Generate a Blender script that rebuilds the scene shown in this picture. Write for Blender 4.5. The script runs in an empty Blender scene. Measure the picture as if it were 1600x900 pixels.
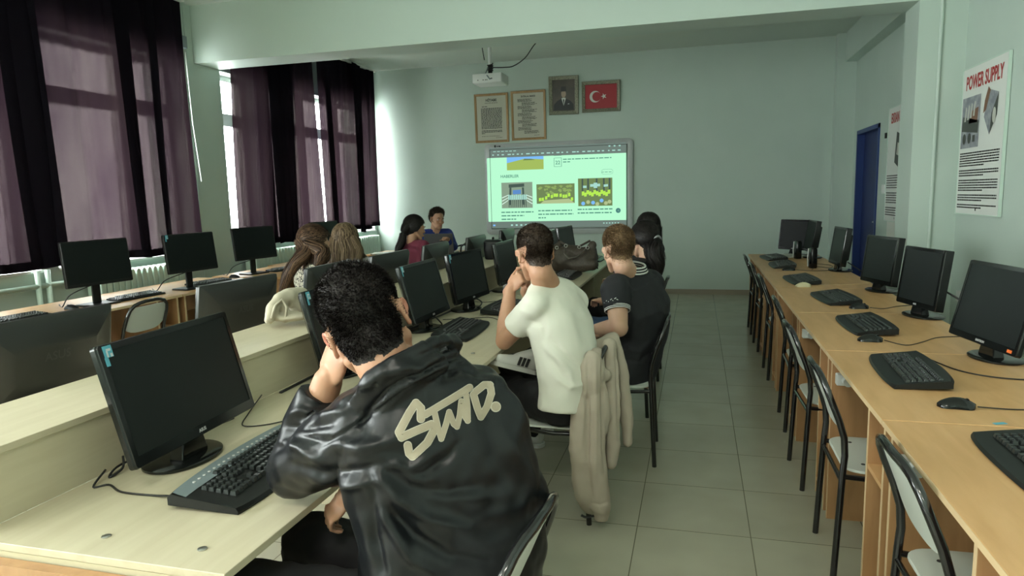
import bpy, math, random
import numpy as np
from mathutils import Vector, Matrix, Euler
from mathutils.bvhtree import BVHTree

# ------------------------------------------------------------------ camera, world, light, exposure
scene = bpy.context.scene
COL = scene.collection
R = math.radians
CAM = Vector((0.0, 0.0, 1.5))
YAW, PITCH, ROLL, FPX = 0.265419, 0.134816, -0.0240925, 1067.07
_fw = Vector((-math.sin(YAW)*math.cos(PITCH), math.cos(YAW)*math.cos(PITCH), -math.sin(PITCH)))
_rt = Vector((math.cos(YAW), math.sin(YAW), 0))
_up = _rt.cross(_fw)
CR = math.cos(ROLL)*_rt + math.sin(ROLL)*_up
CU = -math.sin(ROLL)*_rt + math.cos(ROLL)*_up
CF = _fw
cam_data = bpy.data.cameras.new('camera')
cam_data.sensor_width = 36.0
cam_data.lens = FPX/1600*36.0
cam_data.clip_start = 0.05
cam_data.clip_end = 200
cam = bpy.data.objects.new('camera', cam_data)
COL.objects.link(cam)
cam.matrix_world = Matrix(((CR.x, CU.x, -CF.x, CAM.x), (CR.y, CU.y, -CF.y, CAM.y), (CR.z, CU.z, -CF.z, CAM.z), (0, 0, 0, 1)))
scene.camera = cam

world = bpy.data.worlds.new('world')
scene.world = world
world.use_nodes = True
_bg = world.node_tree.nodes['Background']
_bg.inputs[0].default_value = (0.98, 0.985, 1.0, 1)
_bg.inputs[1].default_value = 25.0
scene.view_settings.view_transform = 'Standard'
scene.view_settings.look = 'None'
scene.view_settings.gamma = 1.0
scene.view_settings.use_curve_mapping = False
scene.view_settings.exposure = 0.34
scene.cycles.max_bounces = 10
scene.cycles.diffuse_bounces = 5
scene.cycles.transparent_max_bounces = 12
scene.cycles.caustics_reflective = False
scene.cycles.caustics_refractive = False

FILL_LAMP_W = 34.0        # power of each fill lamp added behind the camera

# room measures (metres)
XW, XR, YF, YB, ZC = -5.05, 2.0, 10.26, -4.0, 3.5
WOUT = -5.35
DZ = 0.775            # desk height
# openings of the window wall: (y0, y1); z from 0.98 to 2.92
WIN = [(-3.7, -1.9), (-1.7, 0.1), (0.3, 2.1), (2.5, 4.26), (4.42, 6.04), (6.62, 7.24), (7.50, 10.17)]
WZ0, WZ1 = 0.98, 2.92
for _k, (_a, _b) in enumerate(WIN):
    ld = bpy.data.lights.new('window_daylight', 'AREA')
    ld.shape = 'RECTANGLE'
    ld.size = WZ1-WZ0
    ld.size_y = _b-_a
    ld.cycles.is_portal = True
    lo = bpy.data.objects.new('window_daylight', ld)
    COL.objects.link(lo)
    lo.location = (WOUT-0.02, (_a+_b)/2, (WZ0+WZ1)/2)
    lo.rotation_euler = (0, R(-90), 0)

# ------------------------------------------------------------------ helpers
RNG = random.Random(7)
NP = np.random.RandomState(5)

def at(px, py, d):
    """the point at depth d (metres along the view axis) seen at a pixel of the 1600x900 frame"""
    return CAM + d*(CF + CR*((px-800)/FPX) - CU*((py-450)/FPX))

def onz(px, py, z):
    r = CF + CR*((px-800)/FPX) - CU*((py-450)/FPX)
    return CAM + r*((z-CAM.z)/r.z)

class MB:
    def __init__(s):
        s.v = []; s.f = []; s.m = []; s.cur = 0
        s.T = Matrix.Identity(4)
    def add(s, vs, fs):
        n = len(s.v)
        T = s.T
        s.v += [tuple(T @ Vector(p)) for p in vs]
        s.f += [tuple(i+n for i in f) for f in fs]
        s.m += [s.cur]*len(fs)
        return s
    def box(s, a, b):
        x0, y0, z0 = a; x1, y1, z1 = b
        return s.add([(x0,y0,z0),(x1,y0,z0),(x1,y1,z0),(x0,y1,z0),(x0,y0,z1),(x1,y0,z1),(x1,y1,z1),(x0,y1,z1)],
                     [(0,3,2,1),(4,5,6,7),(0,1,5,4),(1,2,6,5),(2,3,7,6),(3,0,4,7)])
    def cbox(s, c, d):
        return s.box((c[0]-d[0]/2, c[1]-d[1]/2, c[2]-d[2]/2), (c[0]+d[0]/2, c[1]+d[1]/2, c[2]+d[2]/2))
    def loft(s, rings, cap0=True, cap1=True, closed=False):
        n = len(rings[0])
        vs = [p for r in rings for p in r]
        fs = []
        m = len(rings)
        for i in range(m if closed else m-1):
            j = (i+1) % m
            for k in range(n):
                l = (k+1) % n
                fs.append((i*n+k, i*n+l, j*n+l, j*n+k))
        if not closed:
            if cap0: fs.append(tuple(range(n-1, -1, -1)))
            if cap1: fs.append(tuple((m-1)*n+k for k in range(n)))
        return s.add(vs, fs)
    def tube(s, pts, r, seg=10, caps=True):
        P = [Vector(p) for p in pts]
        rs = r if isinstance(r, (list, tuple)) else [r]*len(P)
        rings = []
        ref = None
        for i, p in enumerate(P):
            if i == 0: t = P[1]-P[0]
            elif i == len(P)-1: t = P[-1]-P[-2]
            else: t = (P[i+1]-p).normalized() + (p-P[i-1]).normalized()
            t = t.normalized() if t.length > 1e-9 else Vector((0, 0, 1))
            if ref is None:
                ref = Vector((0, 0, 1)) if abs(t.z) < 0.9 else Vector((1, 0, 0))
            u = (ref - t*ref.dot(t))
            u = u.normalized() if u.length > 1e-6 else t.orthogonal().normalized()
            ref = u
            w = t.cross(u)
            rings.append([p + (u*math.cos(2*math.pi*k/seg) + w*math.sin(2*math.pi*k/seg))*rs[i] for k in range(seg)])
        return s.loft(rings, caps, caps)
    def cyl(s, a, b, r, seg=16, r2=None):
        return s.tube([a, b], [r, r if r2 is None else r2], seg)
    def lathe(s, prof, seg=24, c=(0, 0, 0)):
        rings = [[(c[0]+r*math.cos(2*math.pi*k/seg), c[1]+r*math.sin(2*math.pi*k/seg), c[2]+z) for k in range(seg)] for r, z in prof]
        return s.loft(rings)
    def prism(s, poly, z0, z1):
        n = len(poly)
        vs = [(p[0], p[1], z0) for p in poly] + [(p[0], p[1], z1) for p in poly]
        fs = [tuple(range(n-1, -1, -1)), tuple(range(n, 2*n))] + [(k, (k+1) % n, n+(k+1) % n, n+k) for k in range(n)]
        return s.add(vs, fs)
    def ball(s, c, r, seg=14, rings=9):
        rx, ry, rz = (r, r, r) if not isinstance(r, (tuple, list)) else r
        rg = []
        for i in range(rings+1):
            a = math.pi*(i/rings) * 0.998 + 0.003
            rg.append([(c[0]+rx*math.sin(a)*math.cos(2*math.pi*k/seg), c[1]+ry*math.sin(a)*math.sin(2*math.pi*k/seg), c[2]-rz*math.cos(a)) for k in range(seg)])
        return s.loft(rg)

def rrect(w, h, r, n=4):
    """rounded rectangle outline, centred"""
    o = []
    for cx, cy, a0 in ((w/2-r, h/2-r, 0), (-w/2+r, h/2-r, 90), (-w/2+r, -h/2+r, 180), (w/2-r, -h/2+r, 270)):
        for k in range(n+1):
            a = R(a0+90*k/n)
            o.append((cx+r*math.cos(a), cy+r*math.sin(a)))
    return o

def obj(name, mb, mat, parent=None, smooth=False, bevel=0, loc=None, rot=None, angle=None):
    """link a mesh built in parent-local coordinates"""
    me = bpy.data.meshes.new(name)
    me.from_pydata(mb.v, [], mb.f)
    mats = mat if isinstance(mat, (list, tuple)) else [mat]
    for m in mats: me.materials.append(m)
    if len(mats) > 1: me.polygons.foreach_set('material_index', mb.m)
    me.validate(); me.update()
    if smooth:
        me.polygons.foreach_set('use_smooth', [True]*len(me.polygons))
        if angle: me.set_sharp_from_angle(angle=R(angle))
    o = bpy.data.objects.new(name, me)
    COL.objects.link(o)
    if parent is not None: o.parent = parent
    if loc is not None: o.location = loc
    if rot is not None: o.rotation_euler = rot
    if bevel:
        md = o.modifiers.new('bevel', 'BEVEL'); md.width = bevel; md.segments = 2; md.limit_method = 'ANGLE'
    return o

def thing(name, label, cat, loc=(0, 0, 0), rz=0, group=None):
    o = bpy.data.objects.new(name, None)
    COL.objects.link(o)
    o.empty_display_size = 0.1
    o.location = loc
    o.rotation_euler = (0, 0, rz)
    return tag(o, label, cat, group)

def tag(o, label, cat, group=None):
    o['label'] = label; o['category'] = cat
    if group: o['group'] = group
    return o

def struct(name, mb, mat, parent=None, bevel=0, smooth=False, label=None):
    o = obj(name, mb, mat, parent, bevel=bevel, smooth=smooth)
    o['kind'] = 'structure'
    if label: o['label'] = label
    return o

def dup(root, loc=None, rz=None, label=None, group=None):
    r = root.copy(); COL.objects.link(r)
    if loc is not None: r.location = loc
    if rz is not None: r.rotation_euler = (0, 0, rz)
    if label: r['label'] = label
    if group: r['group'] = group
    for ch in list(root.children):
        c = ch.copy(); COL.objects.link(c); c.parent = r
        for g in ch.children:
            d = g.copy(); COL.objects.link(d); d.parent = c
    return r

def text_mb(txt, size=0.1, ex=0.001, align='CENTER', bold=0.0, shear=0, space=1.0):
    """letters as geometry in the XY plane"""
    cu = bpy.data.curves.new('lettering', 'FONT')
    cu.body = txt; cu.size = size; cu.extrude = ex; cu.align_x = align; cu.align_y = 'CENTER'
    cu.offset = bold; cu.shear = shear; cu.space_character = space; cu.resolution_u = 3
    o = bpy.data.objects.new('lettering', cu)
    COL.objects.link(o)
    dg = bpy.context.evaluated_depsgraph_get()
    me = bpy.data.meshes.new_from_object(o.evaluated_get(dg))
    mb = MB()
    mb.add([tuple(v.co) for v in me.vertices], [tuple(p.vertices) for p in me.polygons])
    bpy.data.objects.remove(o); bpy.data.curves.remove(cu); bpy.data.meshes.remove(me)
    return mb

# ------------------------------------------------------------------ materials
def mat(name, col, rough=0.6, metal=0.0, spec=0.5, noise=None, bump=None, emit=None, coat=0, sheen=0, sub=0):
    """noise=(scale, other colour, detail); bump=(scale, strength, distance)"""
    m = bpy.data.materials.new(name); m.use_nodes = True
    nt = m.node_tree; b = nt.nodes['Principled BSDF']
    b.inputs['Base Color'].default_value = (*col, 1)
    b.inputs['Roughness'].default_value = rough
    b.inputs['Metallic'].default_value = metal
    b.inputs['Specular IOR Level'].default_value = spec
    if coat: b.inputs['Coat Weight'].default_value = coat; b.inputs['Coat Roughness'].default_value = 0.08
    if sheen: b.inputs['Sheen Weight'].default_value = sheen
    if sub:
        b.inputs['Subsurface Weight'].default_value = sub
        b.inputs['Subsurface Radius'].default_value = (0.02, 0.008, 0.004)
        b.inputs['Subsurface Scale'].default_value = 0.6
    if emit: b.inputs['Emission Color'].default_value = (*col, 1); b.inputs['Emission Strength'].default_value = emit
    tc = nt.nodes.new('ShaderNodeTexCoord')
    if noise:
        n = nt.nodes.new('ShaderNodeTexNoise'); n.inputs['Scale'].default_value = noise[0]
        n.inputs['Detail'].default_value = noise[2] if len(noise) > 2 else 3
        r = nt.nodes.new('ShaderNodeValToRGB')
        r.color_ramp.elements[0].color = (*col, 1); r.color_ramp.elements[1].color = (*noise[1], 1)
        r.color_ramp.elements[0].position = 0.35; r.color_ramp.elements[1].position = 0.7
        nt.links.new(tc.outputs['Object'], n.inputs['Vector'])
        nt.links.new(n.outputs['Fac'], r.inputs['Fac'])
        nt.links.new(r.outputs['Color'], b.inputs['Base Color'])
    if bump:
        n = nt.nodes.new('ShaderNodeTexNoise'); n.inputs['Scale'].default_value = bump[0]; n.inputs['Detail'].default_value = 4
        bp = nt.nodes.new('ShaderNodeBump'); bp.inputs['Strength'].default_value = bump[1]; bp.inputs['Distance'].default_value = bump[2]
        nt.links.new(tc.outputs['Object'], n.inputs['Vector'])
        nt.links.new(n.outputs['Fac'], bp.inputs['Height'])
        nt.links.new(bp.outputs['Normal'], b.inputs['Normal'])
    return m

def wood_mat(name, c1, c2, scale=(1.2, 14, 14), rough=0.42):
    m = mat(name, c1, rough)
    nt = m.node_tree; b = nt.nodes['Principled BSDF']
    tc = nt.nodes.new('ShaderNodeTexCoord'); mp = nt.nodes.new('ShaderNodeMapping')
    mp.inputs['Scale'].default_value = scale
    n = nt.nodes.new('ShaderNodeTexNoise'); n.inputs['Scale'].default_value = 3; n.inputs['Detail'].default_value = 5; n.inputs['Distortion'].default_value = 0.6
    r = nt.nodes.new('ShaderNodeValToRGB')
    r.color_ramp.elements[0].color = (*c1, 1); r.color_ramp.elements[1].color = (*c2, 1)
    r.color_ramp.elements[0].position = 0.3; r.color_ramp.elements[1].position = 0.72
    nt.links.new(tc.outputs['Object'], mp.inputs['Vector']); nt.links.new(mp.outputs['Vector'], n.inputs['Vector'])
    nt.links.new(n.outputs['Fac'], r.inputs['Fac']); nt.links.new(r.outputs['Color'], b.inputs['Base Color'])
    return m

M = {}
M['wall'] = mat('mint_wall_paint', (0.50, 0.595, 0.54), 0.55, noise=(1.6, (0.53, 0.62, 0.565)), bump=(60, 0.06, 0.004))
M['ceiling'] = mat('ceiling_paint', (0.60, 0.66, 0.60), 0.8)
M['beam'] = mat('beam_paint', (0.54, 0.635, 0.58), 0.6, bump=(50, 0.05, 0.004))
M['baseboard'] = mat('baseboard_tile', (0.30, 0.26, 0.20), 0.3)
M['pvc'] = mat('white_window_plastic', (0.75, 0.77, 0.74), 0.35)
M['radiator'] = mat('mint_enamel', (0.55, 0.68, 0.60), 0.35)
M['door'] = mat('blue_door_paint', (0.005, 0.016, 0.11), 0.5)
M['door_frame'] = mat('blue_frame_paint', (0.015, 0.04, 0.17), 0.45)
M['steel'] = mat('brushed_steel', (0.6, 0.6, 0.58), 0.3, 1.0)
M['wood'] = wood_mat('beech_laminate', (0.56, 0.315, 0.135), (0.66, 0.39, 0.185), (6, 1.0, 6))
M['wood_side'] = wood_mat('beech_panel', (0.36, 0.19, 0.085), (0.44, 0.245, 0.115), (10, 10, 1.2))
M['wood_edge'] = mat('beech_edge_band', (0.66, 0.48, 0.28), 0.5)
M['maple'] = wood_mat('pale_maple_laminate', (0.50, 0.445, 0.315), (0.56, 0.505, 0.37), (10, 1.0, 10), 0.4)
M['maple_dark'] = mat('pale_maple_edge', (0.50, 0.45, 0.31), 0.5)
M['black_tube'] = mat('black_gloss_tube', (0.008, 0.008, 0.009), 0.18, coat=0.6)
M['white_ply'] = mat('white_laminate_plywood', (0.62, 0.65, 0.60), 0.35)
M['screw'] = mat('dark_screw', (0.05, 0.05, 0.05), 0.4, 0.8)
M['gloss'] = mat('glossy_black_plastic', (0.006, 0.007, 0.007), 0.13, spec=0.45)
M['plastic'] = mat('matt_black_plastic', (0.009, 0.010, 0.010), 0.4, spec=0.35)
M['back'] = mat('dark_brushed_plastic', (0.022, 0.024, 0.023), 0.3, spec=0.5)
M['screen'] = mat('switched_off_screen', (0.008, 0.011, 0.011), 0.34, spec=0.25)
M['key'] = mat('black_keycap', (0.022, 0.026, 0.026), 0.28)
M['silver'] = mat('grey_keyboard_top', (0.22, 0.27, 0.29), 0.32, 0.2)
M['cable'] = mat('black_cable', (0.012, 0.012, 0.012), 0.45)
M['beige'] = mat('beige_mouse_plastic', (0.62, 0.56, 0.36), 0.4)
M['white'] = mat('white_plastic', (0.72, 0.74, 0.72), 0.4)
M['logo'] = mat('pale_logo_print', (0.5, 0.5, 0.5), 0.4)
M['faint_logo'] = mat('faint_embossed_logo', (0.04, 0.043, 0.042), 0.35)
M['sticker'] = mat('blue_sticker', (0.10, 0.38, 0.50), 0.5)
M['sticker_w'] = mat('white_sticker', (0.55, 0.60, 0.62), 0.5)
M['paper'] = mat('white_paper', (0.72, 0.73, 0.68), 0.7)
M['ink'] = mat('black_ink', (0.02, 0.02, 0.02), 0.7)
M['orange'] = mat('orange_sticker', (0.8, 0.16, 0.03), 0.5)

def floor_mat():
    m = mat('floor_tiles', (0.33, 0.33, 0.27), 0.22, spec=0.45)
    nt = m.node_tree; b = nt.nodes['Principled BSDF']
    tc = nt.nodes.new('ShaderNodeTexCoord'); sx = nt.nodes.new('ShaderNodeSeparateXYZ')
    nt.links.new(tc.outputs['Object'], sx.inputs[0])
    S = 0.4875
    def line(out, off):
        a = nt.nodes.new('ShaderNodeMath'); a.operation = 'ADD'; a.inputs[1].default_value = -off+S*60
        nt.links.new(out, a.inputs[0])
        d = nt.nodes.new('ShaderNodeMath'); d.operation = 'DIVIDE'; d.inputs[1].default_value = S; nt.links.new(a.outputs[0], d.inputs[0])
        f = nt.nodes.new('ShaderNodeMath'); f.operation = 'FRACT'; nt.links.new(d.outputs[0], f.inputs[0])
        g = nt.nodes.new('ShaderNodeMath'); g.operation = 'SUBTRACT'; g.inputs[1].default_value = 0.5; nt.links.new(f.outputs[0], g.inputs[0])
        h = nt.nodes.new('ShaderNodeMath'); h.operation = 'ABSOLUTE'; nt.links.new(g.outputs[0], h.inputs[0])
        k = nt.nodes.new('ShaderNodeMath'); k.operation = 'GREATER_THAN'; k.inputs[1].default_value = 0.4955; nt.links.new(h.outputs[0], k.inputs[0])
        fl = nt.nodes.new('ShaderNodeMath'); fl.operation = 'FLOOR'; nt.links.new(d.outputs[0], fl.inputs[0])
        return k.outputs[0], fl.outputs[0]
    kx, ix = line(sx.outputs['X'], 0.244)
    ky, iy = line(sx.outputs['Y'], 2.963)
    mx = nt.nodes.new('ShaderNodeMath'); mx.operation = 'MAXIMUM'
    nt.links.new(kx, mx.inputs[0]); nt.links.new(ky, mx.inputs[1])
    cb = nt.nodes.new('ShaderNodeCombineXYZ'); nt.links.new(ix, cb.inputs[0]); nt.links.new(iy, cb.inputs[1])
    wn = nt.nodes.new('ShaderNodeTexWhiteNoise'); nt.links.new(cb.outputs[0], wn.inputs['Vector'])
    ns = nt.nodes.new('ShaderNodeTexNoise'); ns.inputs['Scale'].default_value = 3.5; nt.links.new(tc.outputs['Object'], ns.inputs['Vector'])
    ad = nt.nodes.new('ShaderNodeMath'); ad.operation = 'MULTIPLY_ADD'; ad.inputs[1].default_value = 0.25
    nt.links.new(wn.outputs['Value'], ad.inputs[0]); nt.links.new(ns.outputs['Fac'], ad.inputs[2])
    r = nt.nodes.new('ShaderNodeValToRGB')
    r.color_ramp.elements[0].position = 0.35; r.color_ramp.elements[0].color = (0.37, 0.355, 0.28, 1)
    r.color_ramp.elements[1].position = 0.85; r.color_ramp.elements[1].color = (0.43, 0.415, 0.33, 1)
    nt.links.new(ad.outputs[0], r.inputs['Fac'])
    mi = nt.nodes.new('ShaderNodeMixRGB'); nt.links.new(mx.outputs[0], mi.inputs['Fac'])
    nt.links.new(r.outputs['Color'], mi.inputs['Color1']); mi.inputs['Color2'].default_value = (0.16, 0.15, 0.11, 1)
    nt.links.new(mi.outputs['Color'], b.inputs['Base Color'])
    return m
M['floor'] = floor_mat()

def glass_mat():
    m = bpy.data.materials.new('window_glass'); m.use_nodes = True
    nt = m.node_tree; nt.nodes.clear()
    o = nt.nodes.new('ShaderNodeOutputMaterial'); t = nt.nodes.new('ShaderNodeBsdfTransparent'); g = nt.nodes.new('ShaderNodeBsdfGlossy')
    g.inputs['Roughness'].default_value = 0.03
    t.inputs['Color'].default_value = (0.93, 0.96, 0.94, 1)
    x = nt.nodes.new('ShaderNodeMixShader'); x.inputs[0].default_value = 0.06
    nt.links.new(t.outputs[0], x.inputs[1]); nt.links.new(g.outputs[0], x.inputs[2]); nt.links.new(x.outputs[0], o.inputs[0])
    return m
M['glass'] = glass_mat()

def curtain_mat():
    m = bpy.data.materials.new('dark_purple_curtain'); m.use_nodes = True
    nt = m.node_tree; nt.nodes.clear()
    o = nt.nodes.new('ShaderNodeOutputMaterial')
    tc = nt.nodes.new('ShaderNodeTexCoord')
    w = nt.nodes.new('ShaderNodeTexNoise'); w.inputs['Scale'].default_value = 4; w.inputs['Detail'].default_value = 8; w.inputs['Roughness'].default_value = 0.65
    mp = nt.nodes.new('ShaderNodeMapping'); mp.inputs['Scale'].default_value = (1, 1, 0.25)
    nt.links.new(tc.outputs['Object'], mp.inputs[0]); nt.links.new(mp.outputs[0], w.inputs['Vector'])
    def ramp(a, b):
        r = nt.nodes.new('ShaderNodeValToRGB')
        r.color_ramp.elements[0].position = 0.32; r.color_ramp.elements[0].color = (*a, 1)
        r.color_ramp.elements[1].position = 0.68; r.color_ramp.elements[1].color = (*b, 1)
        nt.links.new(w.outputs['Fac'], r.inputs['Fac']); return r
    d = nt.nodes.new('ShaderNodeBsdfDiffuse'); d.inputs['Color'].default_value = (0.0075, 0.0065, 0.010, 1)
    t = nt.nodes.new('ShaderNodeBsdfTranslucent'); rt = ramp((0.0030, 0.0016, 0.0024), (0.004, 0.0024, 0.0028)); nt.links.new(rt.outputs[0], t.inputs['Color'])
    p = nt.nodes.new('ShaderNodeBsdfTransparent'); rp = ramp((0.0034, 0.0024, 0.0030), (0.0080, 0.0066, 0.0066)); nt.links.new(rp.outputs[0], p.inputs['Color'])
    a1 = nt.nodes.new('ShaderNodeAddShader'); a2 = nt.nodes.new('ShaderNodeAddShader')
    nt.links.new(d.outputs[0], a1.inputs[0]); nt.links.new(t.outputs[0], a1.inputs[1])
    nt.links.new(a1.outputs[0], a2.inputs[0]); nt.links.new(p.outputs[0], a2.inputs[1])
    nt.links.new(a2.outputs[0], o.inputs[0])
    return m
M['curtain'] = curtain_mat()

# ------------------------------------------------------------------ the room
struct('floor', MB().box((-5.6, YB-0.2, -0.1), (XR+0.2, YF+0.2, 0)), M['floor'])
struct('ceiling', MB().box((-5.6, YB-0.2, ZC), (XR+0.2, YF+0.2, ZC+0.1)), M['ceiling'])
struct('wall_front', MB().box((-5.6, YF, 0), (XR+0.2, YF+0.2, ZC)), M['wall'])
struct('wall_back', MB().box((-5.6, YB-0.2, 0), (XR+0.2, YB, ZC)), M['wall'])
mb = MB().box((WOUT, YB, 0), (XW, YF, WZ0)).box((WOUT, YB, WZ1), (XW, YF, ZC))
ys = [YB] + [y for w in WIN for y in w] + [YF]
for k in range(0, len(ys), 2):
    if ys[k+1] > ys[k]: mb.box((WOUT, ys[k], WZ0), (XW, ys[k+1], WZ1))
struct('wall_left', mb, M['wall'])
DY0, DY1, DZT = 8.74, 9.86, 2.215     # door opening
mb = MB().box((XR, YB, 0), (XR+0.2, DY0, ZC)).box((XR, DY1, 0), (XR+0.2, YF, ZC)).box((XR, DY0, DZT), (XR+0.2, DY1, ZC)).box((XR+0.15, DY0, 0), (XR+0.2, DY1, DZT))
struct('wall_right', mb, M['wall'])
# windows: plastic frames with a mullion and a transom, glass panes
mull = {3: [3.4], 4: [5.44], 5: [], 6: [8.43, 9.36]}
for k, (a, b) in enumerate(WIN):
    f = MB(); t = 0.06
    f.box((WOUT+0.06, a, WZ0), (WOUT+0.13, a+t, WZ1)).box((WOUT+0.06, b-t, WZ0), (WOUT+0.13, b, WZ1))
    f.box((WOUT+0.06, a, WZ0), (WOUT+0.13, b, WZ0+t)).box((WOUT+0.06, a, WZ1-t), (WOUT+0.13, b, WZ1))
    f.box((WOUT+0.05, a, 2.36), (WOUT+0.14, b, 2.50))
    for y in mull.get(k, [(a+b)/2]): f.box((WOUT+0.05, y-0.09, WZ0), (WOUT+0.14, y+0.09, WZ1))
    w = struct('window_%d' % (k+1), f, M['pvc'])
    g = obj('window_pane', MB().box((WOUT+0.09, a+t, WZ0+t), (WOUT+0.095, b-t, WZ1-t)), M['glass'], w)
    struct('trim_%d' % (k+1), MB().box((WOUT+0.14, a, WZ0-0.0), (XW+0.03, b, WZ0+0.02)), M['pvc'])
# the cross beam and the columns it rests on
struct('trim_10', MB().box((-5.1, 6.22, 2.93), (1.66, 6.60, ZC)), M['beam'], label='ceiling cross beam')
struct('trim_11', MB().box((-5.6, 6.12, 0), (-5.04, 6.60, ZC)), M['wall'], label='left column under the beam')
struct('trim_12', MB().box((1.66, 6.22, 0), (XR, 6.60, ZC)), M['wall'], label='right column under the beam')
struct('trim_16', MB().cyl((1.815, 6.208, 0), (1.815, 6.208, ZC), 0.012), M['beam'], label='painted conduit down the right column')
struct('trim_13', MB().box((1.86, 6.60, 3.13), (XR, YF, ZC)), M['wall'], label='side beam along the right wall')
struct('trim_14', MB().box((1.76, YF-0.16, 0), (XR, YF, ZC)), M['wall'], label='corner pillar')
struct('trim_15', MB().box((XR-0.035, 3.4, 0.60), (XR, 6.0, 0.68)).box((XR-0.03, 6.0, 0.66), (XR, 3.4, 0.67)), M['white'], label='white cable trunking')
struct('baseboard_front', MB().box((XW, YF-0.012, 0), (1.76, YF, 0.075)), M['baseboard'])
struct('baseboard_right', MB().box((XR-0.012, YB, 0), (XR, DY0-0.05, 0.075)), M['baseboard'])
# blue door in the right wall
dr = struct('door_1', MB().box((XR+0.07, DY0+0.05, 0.005), (XR+0.11, DY1-0.05, DZT-0.05)), M['door'])
obj('door_frame', MB().box((XR-0.015, DY0, 0), (XR+0.13, DY0+0.05, DZT)).box((XR-0.015, DY1-0.05, 0), (XR+0.13, DY1, DZT)).box((XR-0.015, DY0, DZT-0.05), (XR+0.13, DY1, DZT)), M['door_frame'], dr)
obj('door_handle', MB().box((XR+0.055, DY0+0.09, 0.98), (XR+0.07, DY0+0.13, 1.18)).tube([(XR+0.07, DY0+0.11, 1.09), (XR+0.02, DY0+0.11, 1.09), (XR+0.015, DY0+0.22, 1.085)], 0.009), M['steel'], dr, smooth=True, angle=40)
# light switch and bits of paper by the door
sw = tag(obj('light_switch', MB().box((1.985, 8.40, 1.42), (XR, 8.50, 1.52)).box((1.98, 8.41, 1.435), (1.985, 8.448, 1.505)).box((1.98, 8.452, 1.435), (1.985, 8.49, 1.505)), M['white'], bevel=0.003), 'small white double light switch on the wall by the blue door', 'light switch')

# ceiling lamps added out of view to light the room from behind
for k, (x, y) in enumerate(((-3.2, -0.9), (-0.4, -0.9), (-3.2, -2.9), (-0.4, -2.9))):
    t = thing('fill_lamp', 'added white ceiling lamp for fill light, unseen behind the camera, %s side, %s row' % (('window', 'door')[k % 2], ('front', 'rear')[k // 2]), 'lamp', (x, y, ZC-0.09), 0, 'added fill lamps over the rear of the room')
    obj('fill_lamp_housing', MB().box((-0.62, -0.15, 0.0), (0.62, 0.15, 0.085)), M['white'], t, bevel=0.006)
    obj('fill_lamp_louvre', MB().box((-0.60, -0.13, -0.012), (0.60, 0.13, 0.0)), M['pvc'], t)
    ld = bpy.data.lights.new('fill_light', 'AREA'); ld.shape = 'RECTANGLE'; ld.size = 1.15; ld.size_y = 0.24; ld.energy = FILL_LAMP_W; ld.color = (1.0, 0.95, 0.84)
    lo = bpy.data.objects.new('fill_light', ld); COL.objects.link(lo); lo.parent = t; lo.location = (0, 0, -0.02)

# radiators: cast columns with rounded tops, and heating pipes
def radiator(y0, y1, z1, label):
    t = thing('radiator', label, 'radiator', (-4.93, (y0+y1)/2, 0), 0, 'radiators under the windows')
    n = max(3, int((y1-y0)/0.062)); L = y1-y0
    for k in range(n):
        y = -L/2 + (k+0.5)*L/n
        f = MB()
        f.loft([[(x, y+w*(1 if i in (1, 2) else -1)*1.0, z) for i, (x, z) in enumerate(((-0.075, zz), (-0.075, zz), (0.075, zz), (0.075, zz)))] for zz, w in ((0.16, 0.016), (0.19, 0.026), (z1-0.05, 0.026), (z1-0.015, 0.02), (z1, 0.008))])
        obj('radiator_column', f, M['radiator'], t, bevel=0.006)
    obj('radiator_pipe', MB().cyl((0, -L/2-0.05, z1-0.06), (0, L/2+0.05, z1-0.06), 0.016).cyl((0, -L/2-0.05, 0.2), (0, L/2+0.05, 0.2), 0.016), M['radiator'], t, smooth=True)
    for s in (-1, 1): obj('radiator_foot', MB().box((-0.05, s*(L/2-0.06)-0.015, 0), (0.05, s*(L/2-0.06)+0.015, 0.17)), M['radiator'], t)
    return t
radiator(4.62, 5.60, 0.93, 'ribbed mint radiator behind the first and second window-side monitors')
radiator(6.75, 7.95, 0.93, 'ribbed mint radiator beyond the column, behind the woman in the patterned blouse')
radiator(9.0, 9.95, 0.93, 'ribbed mint radiator in the far corner by the front wall')
pp = thing('heating_pipe', 'mint painted heating pipes running along the window wall', 'pipe', (-4.99, 4.0, 0))
obj('pipe_run', MB().cyl((0, -4, 0.86), (0, 0.55, 0.88), 0.02).cyl((0, -4, 0.18), (0, 0.55, 0.18), 0.02), M['radiator'], pp, smooth=True)
for y in (0.17, 0.26): obj('riser_pipe', MB().cyl((0.0, y, 0), (0.0, y, 1.0), 0.02), M['radiator'], pp, smooth=True)

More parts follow.
